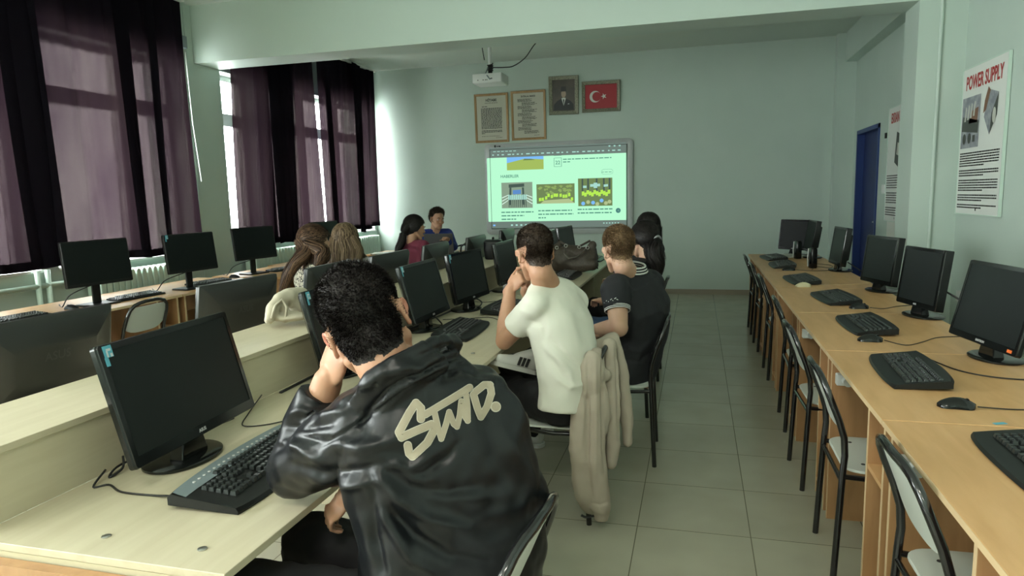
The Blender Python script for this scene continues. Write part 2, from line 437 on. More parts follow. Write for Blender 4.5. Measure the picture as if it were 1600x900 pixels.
# curtains
def curtain(name, label, y0, y1, z0, z1, x, panels, seed, loose=0.03):
    t = thing(name, label, 'curtain', (x, (y0+y1)/2, z0))
    rr = random.Random(seed)
    for (a, b, dz, lean, dx) in panels:
        n = int((b-a)*110); nz = 26
        ph = [rr.uniform(0, 6.28) for _ in range(6)]
        fr = [rr.uniform(0.8, 1.2)*w for w in (9, 17, 31, 47, 5, 13)]
        vs = []
        for j in range(nz+1):
            v = j/nz
            zz = dz*(1-v) + v*(z1-z0)
            for i in range(n+1):
                u = i/n; y = a+(b-a)*u
                am = loose*(0.55+0.45*(1-v))
                f = (math.sin(fr[0]*y+ph[0]) + 0.6*math.sin(fr[1]*y+ph[1]+0.8*math.sin(2*v+ph[4])) + 0.35*math.sin(fr[2]*y+ph[2]) + 0.16*math.sin(fr[3]*y+ph[3]+1.5*v))
                f = math.copysign(abs(f)**0.85, f)
                yy = y + lean*(1-v) + 0.012*math.sin(fr[5]*y+ph[5]+3*v)
                zb = 0.012*math.sin(7*y+ph[2])*(1-v)
                vs.append((dx+am*f + 0.01*math.sin(3*v+ph[3]+2*y), yy-(y0+y1)/2, zz+zb))
        fs = [(j*(n+1)+i, j*(n+1)+i+1, (j+1)*(n+1)+i+1, (j+1)*(n+1)+i) for j in range(nz) for i in range(n)]
        mb = MB().add(vs, fs)
        o = obj('curtain_panel', mb, M['curtain'], t, smooth=True)
        # hem: a doubled strip along the bottom
        hem = [(vs[i][0]+0.004, vs[i][1], vs[i][2]) for i in range(n+1)] + [(vs[i][0]+0.004, vs[i][1], vs[i][2]+0.07) for i in range(n+1)]
        obj('curtain_hem', MB().add(hem, [(i, i+1, n+2+i, n+1+i) for i in range(n)]), M['curtain'], o, smooth=True)
    obj('curtain_rail', MB().box((-0.03, y0-(y0+y1)/2, z1-z0-0.005), (0.03, y1-(y0+y1)/2, z1-z0+0.025)), M['pvc'], t)
    return t
curtain('curtain', 'long dark purple curtain over the nearer window, hanging beside the beam column', 2.45, 5.98, 1.0, 3.47, -4.93,
        [(2.45, 4.31, 0.02, 0.05, 0), (4.00, 4.30, 0.03, 0.06, 0.04), (4.28, 5.98, 0.02, 0.04, 0), (5.06, 5.22, 0.05, 0.07, 0.04), (5.46, 5.53, 0.03, 0.05, 0.035)], 3)
curtain('curtain', 'dark purple curtain over the farther window, reaching the front wall corner', 6.62, 10.16, 1.0, 3.47, -4.93,
        [(6.72, 7.84, -0.02, -0.08, 0), (7.30, 7.84, 0.0, -0.06, 0.04), (7.86, 8.32, 0.06, 0.05, 0.0), (8.46, 9.90, 0.04, -0.04, 0.0), (8.55, 8.72, 0.02, 0.1, 0.035), (9.28, 9.62, 0.0, 0, 0.05), (9.86, 10.10, 0.06, 0, 0.02)], 11)

# ------------------------------------------------------------------ desks
def bench_unit(y0, y1, label, k):
    """one length of the pale double-sided island: tops on both sides, raised shelf between"""
    t = thing('double_sided_desk', label, 'desk', (-1.55, (y0+y1)/2, 0), 0, 'pale units of the central computer island')
    a, b = y0-(y0+y1)/2, y1-(y0+y1)/2
    g = 0.0008
    obj('desktop', MB().box((0.0, a+g, DZ-0.018), (0.662, b-g, DZ)), M['maple'], t, bevel=0.0015)
    obj('desktop', MB().box((-0.96, a+g, DZ-0.018), (-0.31, b-g, DZ)), M['maple'], t, bevel=0.0015)
    obj('riser_board', MB().box((-0.018, a+g, DZ+0.0005), (0.0, b-g, 0.937)), M['maple'], t)
    obj('riser_board', MB().box((-0.31, a+g, DZ+0.0005), (-0.292, b-g, 0.937)), M['maple'], t)
    obj('raised_shelf', MB().box((-0.325, a+g, 0.9375), (0.006, b-g, 0.9555)), M['maple'], t, bevel=0.0015)
    for y in (a+0.001, b-0.019):
        obj('side_panel', MB().box((-0.93, y, 0.0), (0.60, y+0.018, DZ-0.0185)), M['maple_dark'], t)
    obj('modesty_panel', MB().box((0.02, a+0.02, 0.25), (0.038, b-0.02, DZ-0.019)), M['maple_dark'], t)
    for x in (0.30, 0.55):
        for s in ((a+0.075),):
            obj('cam_bolt', MB().lathe([(0.0001, 0), (0.010, 0), (0.010, 0.002), (0.006, 0.003), (0.0001, 0.003)], 16, (x, s, DZ+0.0002)), M['steel'], t, smooth=True, angle=30)
    return t
bw = [(1.06, 2.88), (2.88, 4.70), (4.70, 6.52), (6.52, 8.25)]
bl = ['pale island desk unit nearest the camera, with two steel bolts in its top', 'pale island desk unit where the white T-shirt elbow rests', 'pale island desk unit in the middle, before the handbag', 'pale island desk unit at the far end, carrying the handbag']
for k, (a, b) in enumerate(bw): bench_unit(a, b, bl[k], k)
# brown end board at the near end of the island
tag(obj('end_board', MB().box((-2.5, 1.03, 0), (-0.93, 1.056, DZ-0.03)), M['wood_side']), 'brown board closing the near end of the pale island', 'board')

def wall_desk(y0, y1, x0, x1, label, group, flip=False):
    """a beech computer desk; its open side faces the room"""
    t = thing('computer_desk', label, 'desk', ((x0+x1)/2, (y0+y1)/2, 0), math.pi if flip else 0, group)
    W, L = x1-x0, y1-y0
    a, b, f, k = -L/2, L/2, -W/2, W/2
    g = 0.001
    obj('desktop', MB().box((f, a+g, DZ-0.018), (k, b-g, DZ)), M['wood'], t, bevel=0.002)
    obj('edge_band', MB().box((f-0.0015, a+g, DZ-0.018), (f, b-g, DZ-0.0005)), M['wood_edge'], t)
    for y in (a+0.03, a+0.24, b-0.05):
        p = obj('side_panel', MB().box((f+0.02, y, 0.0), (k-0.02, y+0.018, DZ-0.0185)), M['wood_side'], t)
        obj('edge_strip', MB().box((f+0.0185, y, 0.0), (f+0.02, y+0.018, DZ-0.0185)), M['wood_edge'], p)
    obj('shelf', MB().box((f+0.021, a+0.0485, 0.52), (k-0.03, a+0.2395, 0.537)), M['wood'], t)
    obj('shelf', MB().box((f+0.021, a+0.0485, 0.06), (k-0.03, a+0.2395, 0.077)), M['wood'], t)
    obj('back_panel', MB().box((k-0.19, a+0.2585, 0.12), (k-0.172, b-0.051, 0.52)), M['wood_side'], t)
    return t
RY = [(0.30, 1.335), (1.34, 2.29), (2.295, 3.27), (3.275, 4.28), (4.285, 5.35), (5.355, 6.42), (6.425, 7.28), (7.285, 8.165)]
rl = ['beech desk at the very right edge, with the half-hidden keyboard', 'beech desk holding the nearest mouse of the right row', 'beech desk under the wide monitor of the right row', 'beech desk under the second square monitor of the right row',
      'beech desk under the bright-framed square monitor', 'beech desk with the cream mouse on it', 'beech desk with two square monitors near the front wall', 'beech desk at the front end of the right row']
for (a, b), l in zip(RY, rl): wall_desk(a, b, 0.57, 1.29, l, 'beech desks along the right wall')
LY = [(2.35, 3.45), (3.455, 4.55), (4.555, 5.62)]
ll = ['beech desk by the window at the left edge, with a keyboard and mouse', 'beech desk by the window under the nearest slim monitor', 'beech desk by the window under the second slim monitor']
for (a, b), l in zip(LY, ll): wall_desk(a, b, -4.72, -3.98, l, 'beech desks along the window wall', True)
wall_desk(5.70, 6.75, -4.62, -3.80, 'beech desk beyond the gap, under the third slim monitor', 'beech desks along the window wall', True)
wall_desk(6.76, 7.80, -4.72, -3.98, 'beech desk behind the two long-haired women', 'beech desks along the window wall', True)
# white power strips fixed under the right desks
for (y, l) in ((3.21, 'white power strip on the panel below the right row, farther one'), (2.235, 'white power strip on the panel below the right row, nearer one'), (4.215, 'white power strip far down the right row of desks')):
    t = thing('power_strip', l, 'power strip', (0.70, y-0.001, 0.665), 0, 'power strips under the right desks')
    obj('strip_body', MB().box((-0.1, -0.04, -0.025), (0.1, 0, 0.025)), M['white'], t, bevel=0.004)
    obj('plug', MB().cyl((-0.06, -0.075, 0), (-0.06, -0.04, 0), 0.02), M['white'], t, smooth=True, angle=40)
    for x in (-0.01, 0.035, 0.075): obj('socket', MB().cyl((x, -0.0415, 0), (x, -0.04, 0), 0.015), M['screw'], t)

# teacher's desk at the front
t = thing('teacher_desk', 'wooden teacher desk before the front wall, carrying the grey laptop', 'desk', (-3.45, 8.45, 0))
obj('desktop', MB().box((-0.75, -0.35, DZ-0.02), (0.75, 0.35, DZ)), M['wood'], t, bevel=0.002)
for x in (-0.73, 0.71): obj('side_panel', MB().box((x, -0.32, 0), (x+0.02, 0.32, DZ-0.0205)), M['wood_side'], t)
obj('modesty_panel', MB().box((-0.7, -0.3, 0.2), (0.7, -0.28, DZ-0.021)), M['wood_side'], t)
t = thing('notebook', 'open paper notebook lying on the teacher desk', 'notebook', (-3.93, 8.28, DZ+0.001), 0.3)
obj('cover', MB().box((-0.22, -0.14, 0), (0.22, 0.14, 0.004)), M['ink'], t)
obj('pages', MB().box((-0.20, -0.13, 0.004), (-0.003, 0.13, 0.014)).box((0.003, -0.13, 0.004), (0.20, 0.13, 0.014)), M['paper'], t)
tag(obj('paper_sheet', MB().box((-0.14, -0.1, 0), (0.14, 0.1, 0.003)), M['paper'], loc=(-3.5, 8.25, DZ+0.001), rot=(0, 0, 0.2)), 'white sheet of paper beside the notebook on the teacher desk', 'paper')
t = thing('laptop', 'open grey laptop seen from behind on the teacher desk', 'laptop', (-3.17, 8.18, DZ+0.001), 0.1)
obj('laptop_base', MB().box((-0.19, 0.0, 0), (0.19, 0.25, 0.018)), M['back'], t, bevel=0.003)
obj('laptop_lid', MB().box((-0.19, -0.008, 0), (0.19, 0.0, 0.26)), mat('grey_laptop_lid', (0.09, 0.09, 0.10), 0.35, 0.3), t, loc=(0, 0, 0.012), rot=(R(12), 0, 0), bevel=0.003)
tag(obj('cable_loop', MB().tube([(-2.93, 8.30, DZ+0.01), (-2.92, 8.30, DZ+0.09), (-2.86, 8.30, DZ+0.13), (-2.79, 8.30, DZ+0.11), (-2.76, 8.30, DZ+0.05), (-2.76, 8.3, DZ+0.012)], 0.011), M['cable'], smooth=True), 'thick black cable loop standing on the teacher desk', 'cable')

# ------------------------------------------------------------------ chairs (local: the sitter looks to +X)
def chair(label, loc, rz, group=None):
    t = thing('chair', label, 'chair', loc, rz, group)
    K = lambda z: 0.44+(z-0.44)*0.845
    r = 0.0125; w = 0.195
    for s in (-1, 1):
        obj('leg', MB().tube([(-0.215, s*(w+0.005), 0.0), (-0.195, s*w, 0.44)], r, 12), M['black_tube'], t, smooth=True, angle=50)
        obj('leg', MB().tube([(0.21, s*(w-0.005), 0.0), (0.185, s*(w-0.012), 0.425)], r, 12), M['black_tube'], t, smooth=True, angle=50)
    path = [(-0.195, -w, 0.44), (-0.19, -w, 0.52), (-0.195, -w, 0.60), (-0.215, -w, 0.68), (-0.245, -w+0.005, 0.77), (-0.262, -w+0.02, 0.825), (-0.272, -w+0.055, 0.86), (-0.278, -w+0.10, 0.875), (-0.285, -0.05, 0.882)]
    path = [(x, y, K(z)) for x, y, z in path]
    path = path + [(x, -y, z) for x, y, z in reversed(path)]
    obj('back_frame', MB().tube(path, r, 12), M['black_tube'], t, smooth=True, angle=50)
    obj('seat_rail', MB().tube([(-0.195, -w, 0.425), (-0.05, -w+0.008, 0.415), (0.185, -w+0.012, 0.428), (0.19, w-0.012, 0.428), (-0.05, w-0.008, 0.415), (-0.195, w, 0.425)], 0.010, 10), M['black_tube'], t, smooth=True, angle=50)
    obj('cross_bar', MB().cyl((-0.197, -w, 0.405), (-0.197, w, 0.405), 0.009, 10), M['black_tube'], t, smooth=True, angle=50)
    # seat: rounded plywood, dished a little
    o = rrect(0.40, 0.385, 0.07, 6); rings = []
    for z, k in ((0.4385, 0.985), (0.440, 1.0), (0.447, 1.0), (0.4495, 0.985)):
        rings.append([(x*k+0.012, y*k, z) for x, y in o])
    st = obj('seat', MB().loft(rings), M['white_ply'], t, smooth=True, angle=35)
    for x in (-0.11, 0.12):
        for y in (-0.12, 0.12):
            obj('screw', MB().lathe([(0.0001, 0), (0.008, 0), (0.007, 0.0018), (0.0001, 0.0022)], 12, (x, y, 0.4497)), M['screw'], st)
    # backrest: plywood curved between the tubes
    n = 12; m = 8; fr, bk = [], []
    for j in range(m+1):
        v = j/m; z = 0.615+0.225*v
        for i in range(n+1):
            u = i/n*2-1
            zz = z + (0.02*(abs(u)**3) if v > 0.5 else 0) - 0.0 + (0.055*(abs(u)**4)*(1-v) if v < 0.5 else 0.055*(abs(u)**4)*(1-v)) - 0.03*(abs(u)**4)*v
            tube_x = np.interp(zz, [0.52, 0.60, 0.68, 0.77, 0.825, 0.86], [-0.19, -0.195, -0.215, -0.245, -0.262, -0.272])
            x = tube_x - 0.012*(1-u*u) + 0.013
            y = u*(w-0.008-0.012*v)
            fr.append((x, y, K(zz))); bk.append((x-0.009, y, K(zz)))
    q = (n+1)*(m+1)
    fs = [(j*(n+1)+i, j*(n+1)+i+1, (j+1)*(n+1)+i+1, (j+1)*(n+1)+i) for j in range(m) for i in range(n)]
    fs = fs + [tuple(q+k for k in reversed(f)) for f in fs]
    edge = [i for i in range(n+1)] + [j*(n+1)+n for j in range(1, m+1)] + [m*(n+1)+i for i in range(n-1, -1, -1)] + [j*(n+1) for j in range(m-1, 0, -1)]
    fs += [(edge[(k+1) % len(edge)], edge[k], q+edge[k], q+edge[(k+1) % len(edge)]) for k in range(len(edge))]
    bo = obj('backrest', MB().add(fr+bk, fs), M['white_ply'], t, smooth=True, angle=40)
    for y in (-0.165, 0.165):
        for z, x in ((0.665, -0.208), (0.80, -0.25)):
            obj('bolt', MB().lathe([(0.0001, 0), (0.007, 0), (0.007, 0.004), (0.0001, 0.006)], 10), M['screw'], bo, loc=(x+0.006, y, K(z)), rot=(0, R(75), 0))
    return t
PI = math.pi
G1 = 'chairs along the right row of desks'
ch = chair('white and black chair nearest the camera on the right, half cut by the frame', (0.785, 1.93, 0), 0.02, G1)
for (x, y, rz, l) in [(0.735, 2.87, 0.0, 'second chair from the camera in the right row, white seat with two screws showing'),
                      (0.735, 3.72, 0.03, 'third chair from the camera in the right row, its backrest just overlapping the fourth'),
                      (0.765, 4.58, -0.02, 'fourth chair from the camera in the right row, with a small white bracket behind it'),
                      (0.775, 5.80, 0.0, 'third chair from the front wall in the right row'),
                      (0.775, 6.80, 0.02, 'second chair from the front wall in the right row'),
                      (0.775, 7.60, 0.0, 'chair nearest the front wall in the right row')]:
    dup(ch, (x, y, 0), rz, l, G1)
G2 = 'chairs on the aisle side of the island'
dup(ch, (-0.60, 1.38, 0), PI-0.09, 'white chair at the bottom edge, carrying the man in the black leather jacket', G2)
dup(ch, (-0.665, 3.14, 0), PI-0.04, 'chair of the man in the white T-shirt, with the beige hoodie over its back', G2)
dup(ch, (-0.43, 3.86, 0), PI+0.03, 'chair of the man in the black polo shirt', G2)
dup(ch, (-0.52, 4.70, 0), PI, 'chair of the woman with the wavy ponytail', G2)
dup(ch, (-0.50, 5.62, 0), PI, 'chair of the farthest woman on the aisle side', G2)
G3 = 'chairs between the windows and the island'
dup(ch, (-4.08, 4.02, 0), PI+0.02, 'empty white chair pushed up to the window desk between the first two slim monitors', G3)
dup(ch, (-3.92, 4.92, 0), PI-0.05, 'empty chair half hidden behind the farther grey monitor back, at the window desks', G3)
dup(ch, (-2.42, 3.78, 0), 0.35, 'empty chair on the window side of the island beside the folded cream bag', G3)
dup(ch, (-2.72, 4.45, 0), 0.6, 'chair of the woman in the patterned blouse', G3)
dup(ch, (-2.55, 5.25, 0), 0.9, 'chair of the woman with straight light-brown hair', G3)
dup(ch, (-3.05, 7.15, 0), 1.3, 'chair of the woman in the maroon T-shirt', G3)
dup(ch, (-3.15, 9.0, 0), -1.5, 'chair of the man in the blue shirt behind the teacher desk', G3)

# ------------------------------------------------------------------ monitors (local: the screen faces +X, viewer's right is +Y)
def slab(mb, x0, w, h, steps, r=0.012):
    """stack of rounded rectangles going back from the front face"""
    rings = []
    for dx, ins, dz in steps:
        rings.append([(x0+dx, y, z+dz) for y, z in rrect(w-2*ins, h-2*ins, max(0.002, r-ins*0.3), 4)])
    rings = [list(reversed(q)) for q in rings]
    return mb.loft(rings)

def text_on(parent, txt, size, mtl, loc, name='logo', tilt=0.0, flip=False, ex=0.0003, bold=0.0):
    m = text_mb(txt, size, ex, bold=bold)
    rot = Matrix(((0, 0, 1), (1, 0, 0), (0, 1, 0))).to_euler() if not flip else Matrix(((0, 0, -1), (-1, 0, 0), (0, 1, 0))).to_euler()
    return obj(name, m, mtl, parent, loc=loc, rot=rot)

def monitor(kind, label, x, y, yaw, tilt, zc, group, brand=None, s=1.0, sticker=None, name='monitor', base_z=DZ, back_logo=None):
    t = thing(name, label, 'monitor', (x, y, base_z), yaw, group)
    hc = zc-base_z
    T = Matrix.Translation((0, 0, hc)) @ Matrix.Rotation(-tilt, 4, 'Y')
    W, H = {'wide': (0.51*s, 0.315*s), 'slim': (0.51*s, 0.315*s), 'square': (0.38*s, 0.33*s), 'rightwide': (0.475*s, 0.335*s)}[kind]
    cas = MB(); cas.T = T
    if kind == 'slim': st = [(0, 0.002, 0), (-0.003, 0, 0), (-0.02, 0, 0), (-0.024, 0.01, 0), (-0.04, 0.06, 0), (-0.042, 0.1, 0)]
    elif kind == 'square': st = [(0, 0.002, 0), (-0.003, 0, 0), (-0.045, 0.0, 0), (-0.048, 0.01, 0), (-0.05, 0.045, 0), (-0.075, 0.06, 0), (-0.08, 0.08, 0)]
    else: st = [(0, 0.003, 0), (-0.004, 0, 0), (-0.018, 0, 0), (-0.024, 0.006, 0), (-0.034, 0.016, 0), (-0.040, 0.030, 0), (-0.055, 0.085, 0), (-0.058, 0.10, 0)]
    slab(cas, 0, W, H, st, 0.010 if kind != 'square' else 0.006)
    casing = obj('casing', cas, M['gloss'] if kind in ('rightwide',) or 'facing the aisle' in group else M['plastic'] if kind == 'slim' else M['gloss'] if kind == 'square' else M['back'], t, smooth=True, angle=32)
    bz = (0.018, 0.018, 0.030) if kind != 'slim' else (0.012, 0.012, 0.022)
    fr = MB(); fr.T = T                       # the bezel round the screen
    o = rrect(W-0.004, H-0.004, 0.008, 4); sw, sh = W-2*bz[0], H-bz[1]-bz[2]; cz = (bz[2]-bz[1])/2
    i_ = rrect(sw, sh, 0.0015, 4)
    fr.loft([[(0.0002, a, b) for a, b in o], [(0.003, a*0.997, b*0.997) for a, b in o], [(0.003, a, b+cz) for a, b in i_], [(0.0004, a, b+cz) for a, b in i_]][::-1], False, False)
    obj('bezel', fr, M['plastic'] if kind == 'slim' else M['gloss'], t, smooth=True, angle=30)
    sc = MB(); sc.T = T
    sc.add([(0.0008, -sw/2, cz-sh/2), (0.0008, sw/2, cz-sh/2), (0.0008, sw/2, cz+sh/2), (0.0008, -sw/2, cz+sh/2)], [(0, 1, 2, 3)])
    obj('screen', sc, M['screen'], t)
    if kind == 'slim':
        obj('stand_neck', MB().box((-0.062, -0.032, 0.012), (-0.046, 0.032, hc-0.02)), M['plastic'], t, bevel=0.004)
        obj('stand_base', MB().loft([[(a-0.045, b, z) for a, b in rrect(0.18, 0.25, 0.02, 5)] for z in (0, 0.010)] + [[(a*0.97-0.045, b*0.97, 0.013) for a, b in rrect(0.18, 0.25, 0.02, 5)]]), M['plastic'], t, smooth=True, angle=35)
    else:
        bx = -0.03
        a_, b_ = (0.095, 0.135) if kind == 'square' else (0.095, 0.125)
        rings = [[(bx+a_*k*math.cos(2*PI*j/40), b_*k*math.sin(2*PI*j/40), z) for j in range(40)] for z, k in ((0, 0.96), (0.003, 1.0), (0.009, 1.0), (0.013, 0.94), (0.014, 0.6))]
        obj('stand_base', MB().loft(rings), M['gloss'], t, smooth=True, angle=40)
        nk = MB().loft([[(bx+0.02+p*0.018*ww, q*0.045*ww, z) for p, q in ((-1, -1), (1, -1), (1, 1), (-1, 1))] for z, ww, in ((0.013, 1.25), (0.06, 1.0), (hc-0.06, 0.95))] +
                       [[(-0.036+p*0.014, q*0.042, hc-0.02) for p, q in ((-1, -1), (1, -1), (1, 1), (-1, 1))]])
        obj('stand_neck', nk, M['gloss'], t, bevel=0.004)
    if brand:
        lg = text_mb(brand, 0.013, 0.0003, bold=0.0004)
        lg.T = Matrix.Identity(4)
        A = T @ Matrix.Translation((0.0035, 0, -H/2+bz[2]*0.5)) @ Matrix(((0, 0, 1, 0), (1, 0, 0, 0), (0, 1, 0, 0), (0, 0, 0, 1)))
        v = [tuple(A @ Vector(p)) for p in lg.v]; lg.v = v
        obj('logo', lg, M['logo'], t)
    if back_logo:
        lg = text_mb(back_logo, 0.042, 0.00015, bold=0.0005)
        A = T @ Matrix.Translation((-0.0582, 0, 0.02)) @ Matrix(((0, 0, -1, 0), (-1, 0, 0, 0), (0, 1, 0, 0), (0, 0, 0, 1)))
        lg.v = [tuple(A @ Vector(p)) for p in lg.v]
        obj('logo', lg, M['faint_logo'], t)
    if sticker:
        q = MB(); q.T = T
        q.cbox((0.0036, -W/2+0.030, H/2-0.020), (0.0008, 0.028, 0.030))
        q.cbox((0.0036, -W/2+0.020, H/2-0.045), (0.0008, 0.012, 0.022))
        so = obj('sticker', q, M['sticker'], t)
        q = MB(); q.T = T
        q.cbox((0.0042, -W/2+0.032, H/2-0.016), (0.0006, 0.014, 0.006)).cbox((0.0042, -W/2+0.026, H/2-0.026), (0.0006, 0.005, 0.016)).cbox((0.0042, -W/2+0.038, H/2-0.030), (0.0006, 0.007, 0.009))
        obj('sticker_print', q, M['sticker_w'], so)
    return t

GM = 'black monitors facing the aisle on the island'
A15 = 0.26
monitor('wide', 'large black monitor nearest the camera, with a blue sticker on its top left corner', -1.385, 1.567, R(3.5), R(14.8), 1.004, GM, 'ASUS', 1.02, True)
monitor('wide', 'black monitor mostly hidden behind the head of the man in the leather jacket', -1.41, 2.52, R(2), R(14.5), 1.004, GM, 'ASUS', 1.0, True)
monitor('wide', 'black monitor with a pale sticker, just right of the leather-jacket man\'s head', -1.43, 3.46, R(0), R(15.5), 1.0, GM, 'ASUS', 1.0, True)
monitor('wide', 'black monitor between the leather-jacket man and the white T-shirt man, on a shiny oval base', -1.40, 4.118, R(-5.9), R(10.4), 1.0, GM, 'ASUS', 1.0, True)
monitor('wide', 'black monitor behind the fist of the white T-shirt man', -1.39, 5.0, R(0), R(8), 1.0, GM, 'ASUS', 1.0)
monitor('wide', 'black monitor peeping out right of the white T-shirt man\'s head', -1.38, 6.62, R(-3), R(9), 1.0, GM, None, 0.95)
monitor('wide', 'farthest black monitor on the aisle side, standing behind the handbag', -1.352, 7.312, R(-6.8), R(9.7), 1.0, GM, None, 1.0)
GB = 'monitors on the window side of the island, seen from behind'
m0 = monitor('wide', 'dark grey monitor back at the left edge of the picture', -2.16, 1.80, R(178), R(8), 0.985, GB, None, 0.98, back_logo='ASUS')
monitor('wide', 'grey monitor back with a pale cream bag to its right', -2.10, 2.74, R(174), R(9), 0.99, GB, None, 0.98, back_logo='ASUS')
monitor('wide', 'monitor back just in front of the patterned blouse', -1.98, 3.36, R(181.8), R(7), 0.998, GB, None, 0.99)
monitor('wide', 'monitor back between the straight-haired woman and the maroon T-shirt', -1.93, 4.03, R(178), R(7), 1.0, GB)
monitor('wide', 'monitor back in front of the maroon T-shirt woman and the teacher', -1.93, 4.83, R(181), R(7), 1.0, GB)
monitor('wide', 'monitor back left of the black bag, under the whiteboard corner', -1.90, 5.72, R(181), R(7), 1.0, GB)
monitor('wide', 'farthest monitor back, beside the whiteboard\'s lower left corner', -1.93, 6.85, R(181), R(7), 1.0, GB)
GL = 'slim monitors on the window desks'
monitor('slim', 'slim black monitor nearest the camera on the window desks', -4.211, 4.007, R(-5.6), R(4.9), 1.089, GL, s=1.04)
monitor('slim', 'slim black monitor with a small blue sticker on the window desks', -4.127, 4.87, R(-6), R(6.2), 1.087, GL, s=1.03, sticker=True)
monitor('slim', 'third slim black monitor on the window desks, in front of the farther curtain', -4.284, 5.959, R(-12.2), R(6.6), 1.088, GL, s=1.03)
monitor('slim', 'slim black monitor half hidden behind the straight-haired woman', -4.30, 7.35, R(-8), R(6), 1.088, GL, s=1.0)
GR = 'monitors along the right row of desks'
monitor('rightwide', 'wide glossy black monitor at the right edge with an orange sticker', 1.184, 3.208, R(189.3), R(12.9), 1.003, GR, 'SAMTRON', 1.02)
monitor('square', 'square black monitor left of the wide one at the right edge', 1.20, 4.22, R(194), R(7), 0.995, GR, 'ASUS')
monitor('square', 'square black monitor with a pale reflection along its frame, before the door edge', 1.225, 5.22, R(197), R(7.1), 0.996, GR)
monitor('square', 'square black monitor left of the blue door, next to a small speaker', 1.192, 6.498, R(184), R(7.6), 0.995, GR)
monitor('square', 'square black monitor overlapping the farthest one of the right row', 1.147, 7.731, R(184), R(9), 1.005, GR)
monitor('square', 'farthest monitor of the right row, turned to face the camera', 1.03, 8.02, R(225), R(7), 1.0, GR, 'ASUS')
for o in bpy.data.objects:
    if o.name.startswith('monitor') and 'orange sticker' in str(o.get('label', '')):
        T = Matrix.Translation((0, 0, 1.003-DZ)) @ Matrix.Rotation(-R(12.9), 4, 'Y')
        q = MB(); q.T = T; q.cbox((0.0036, 0.2, -0.155), (0.0008, 0.03, 0.012)); obj('sticker', q, M['orange'], o)

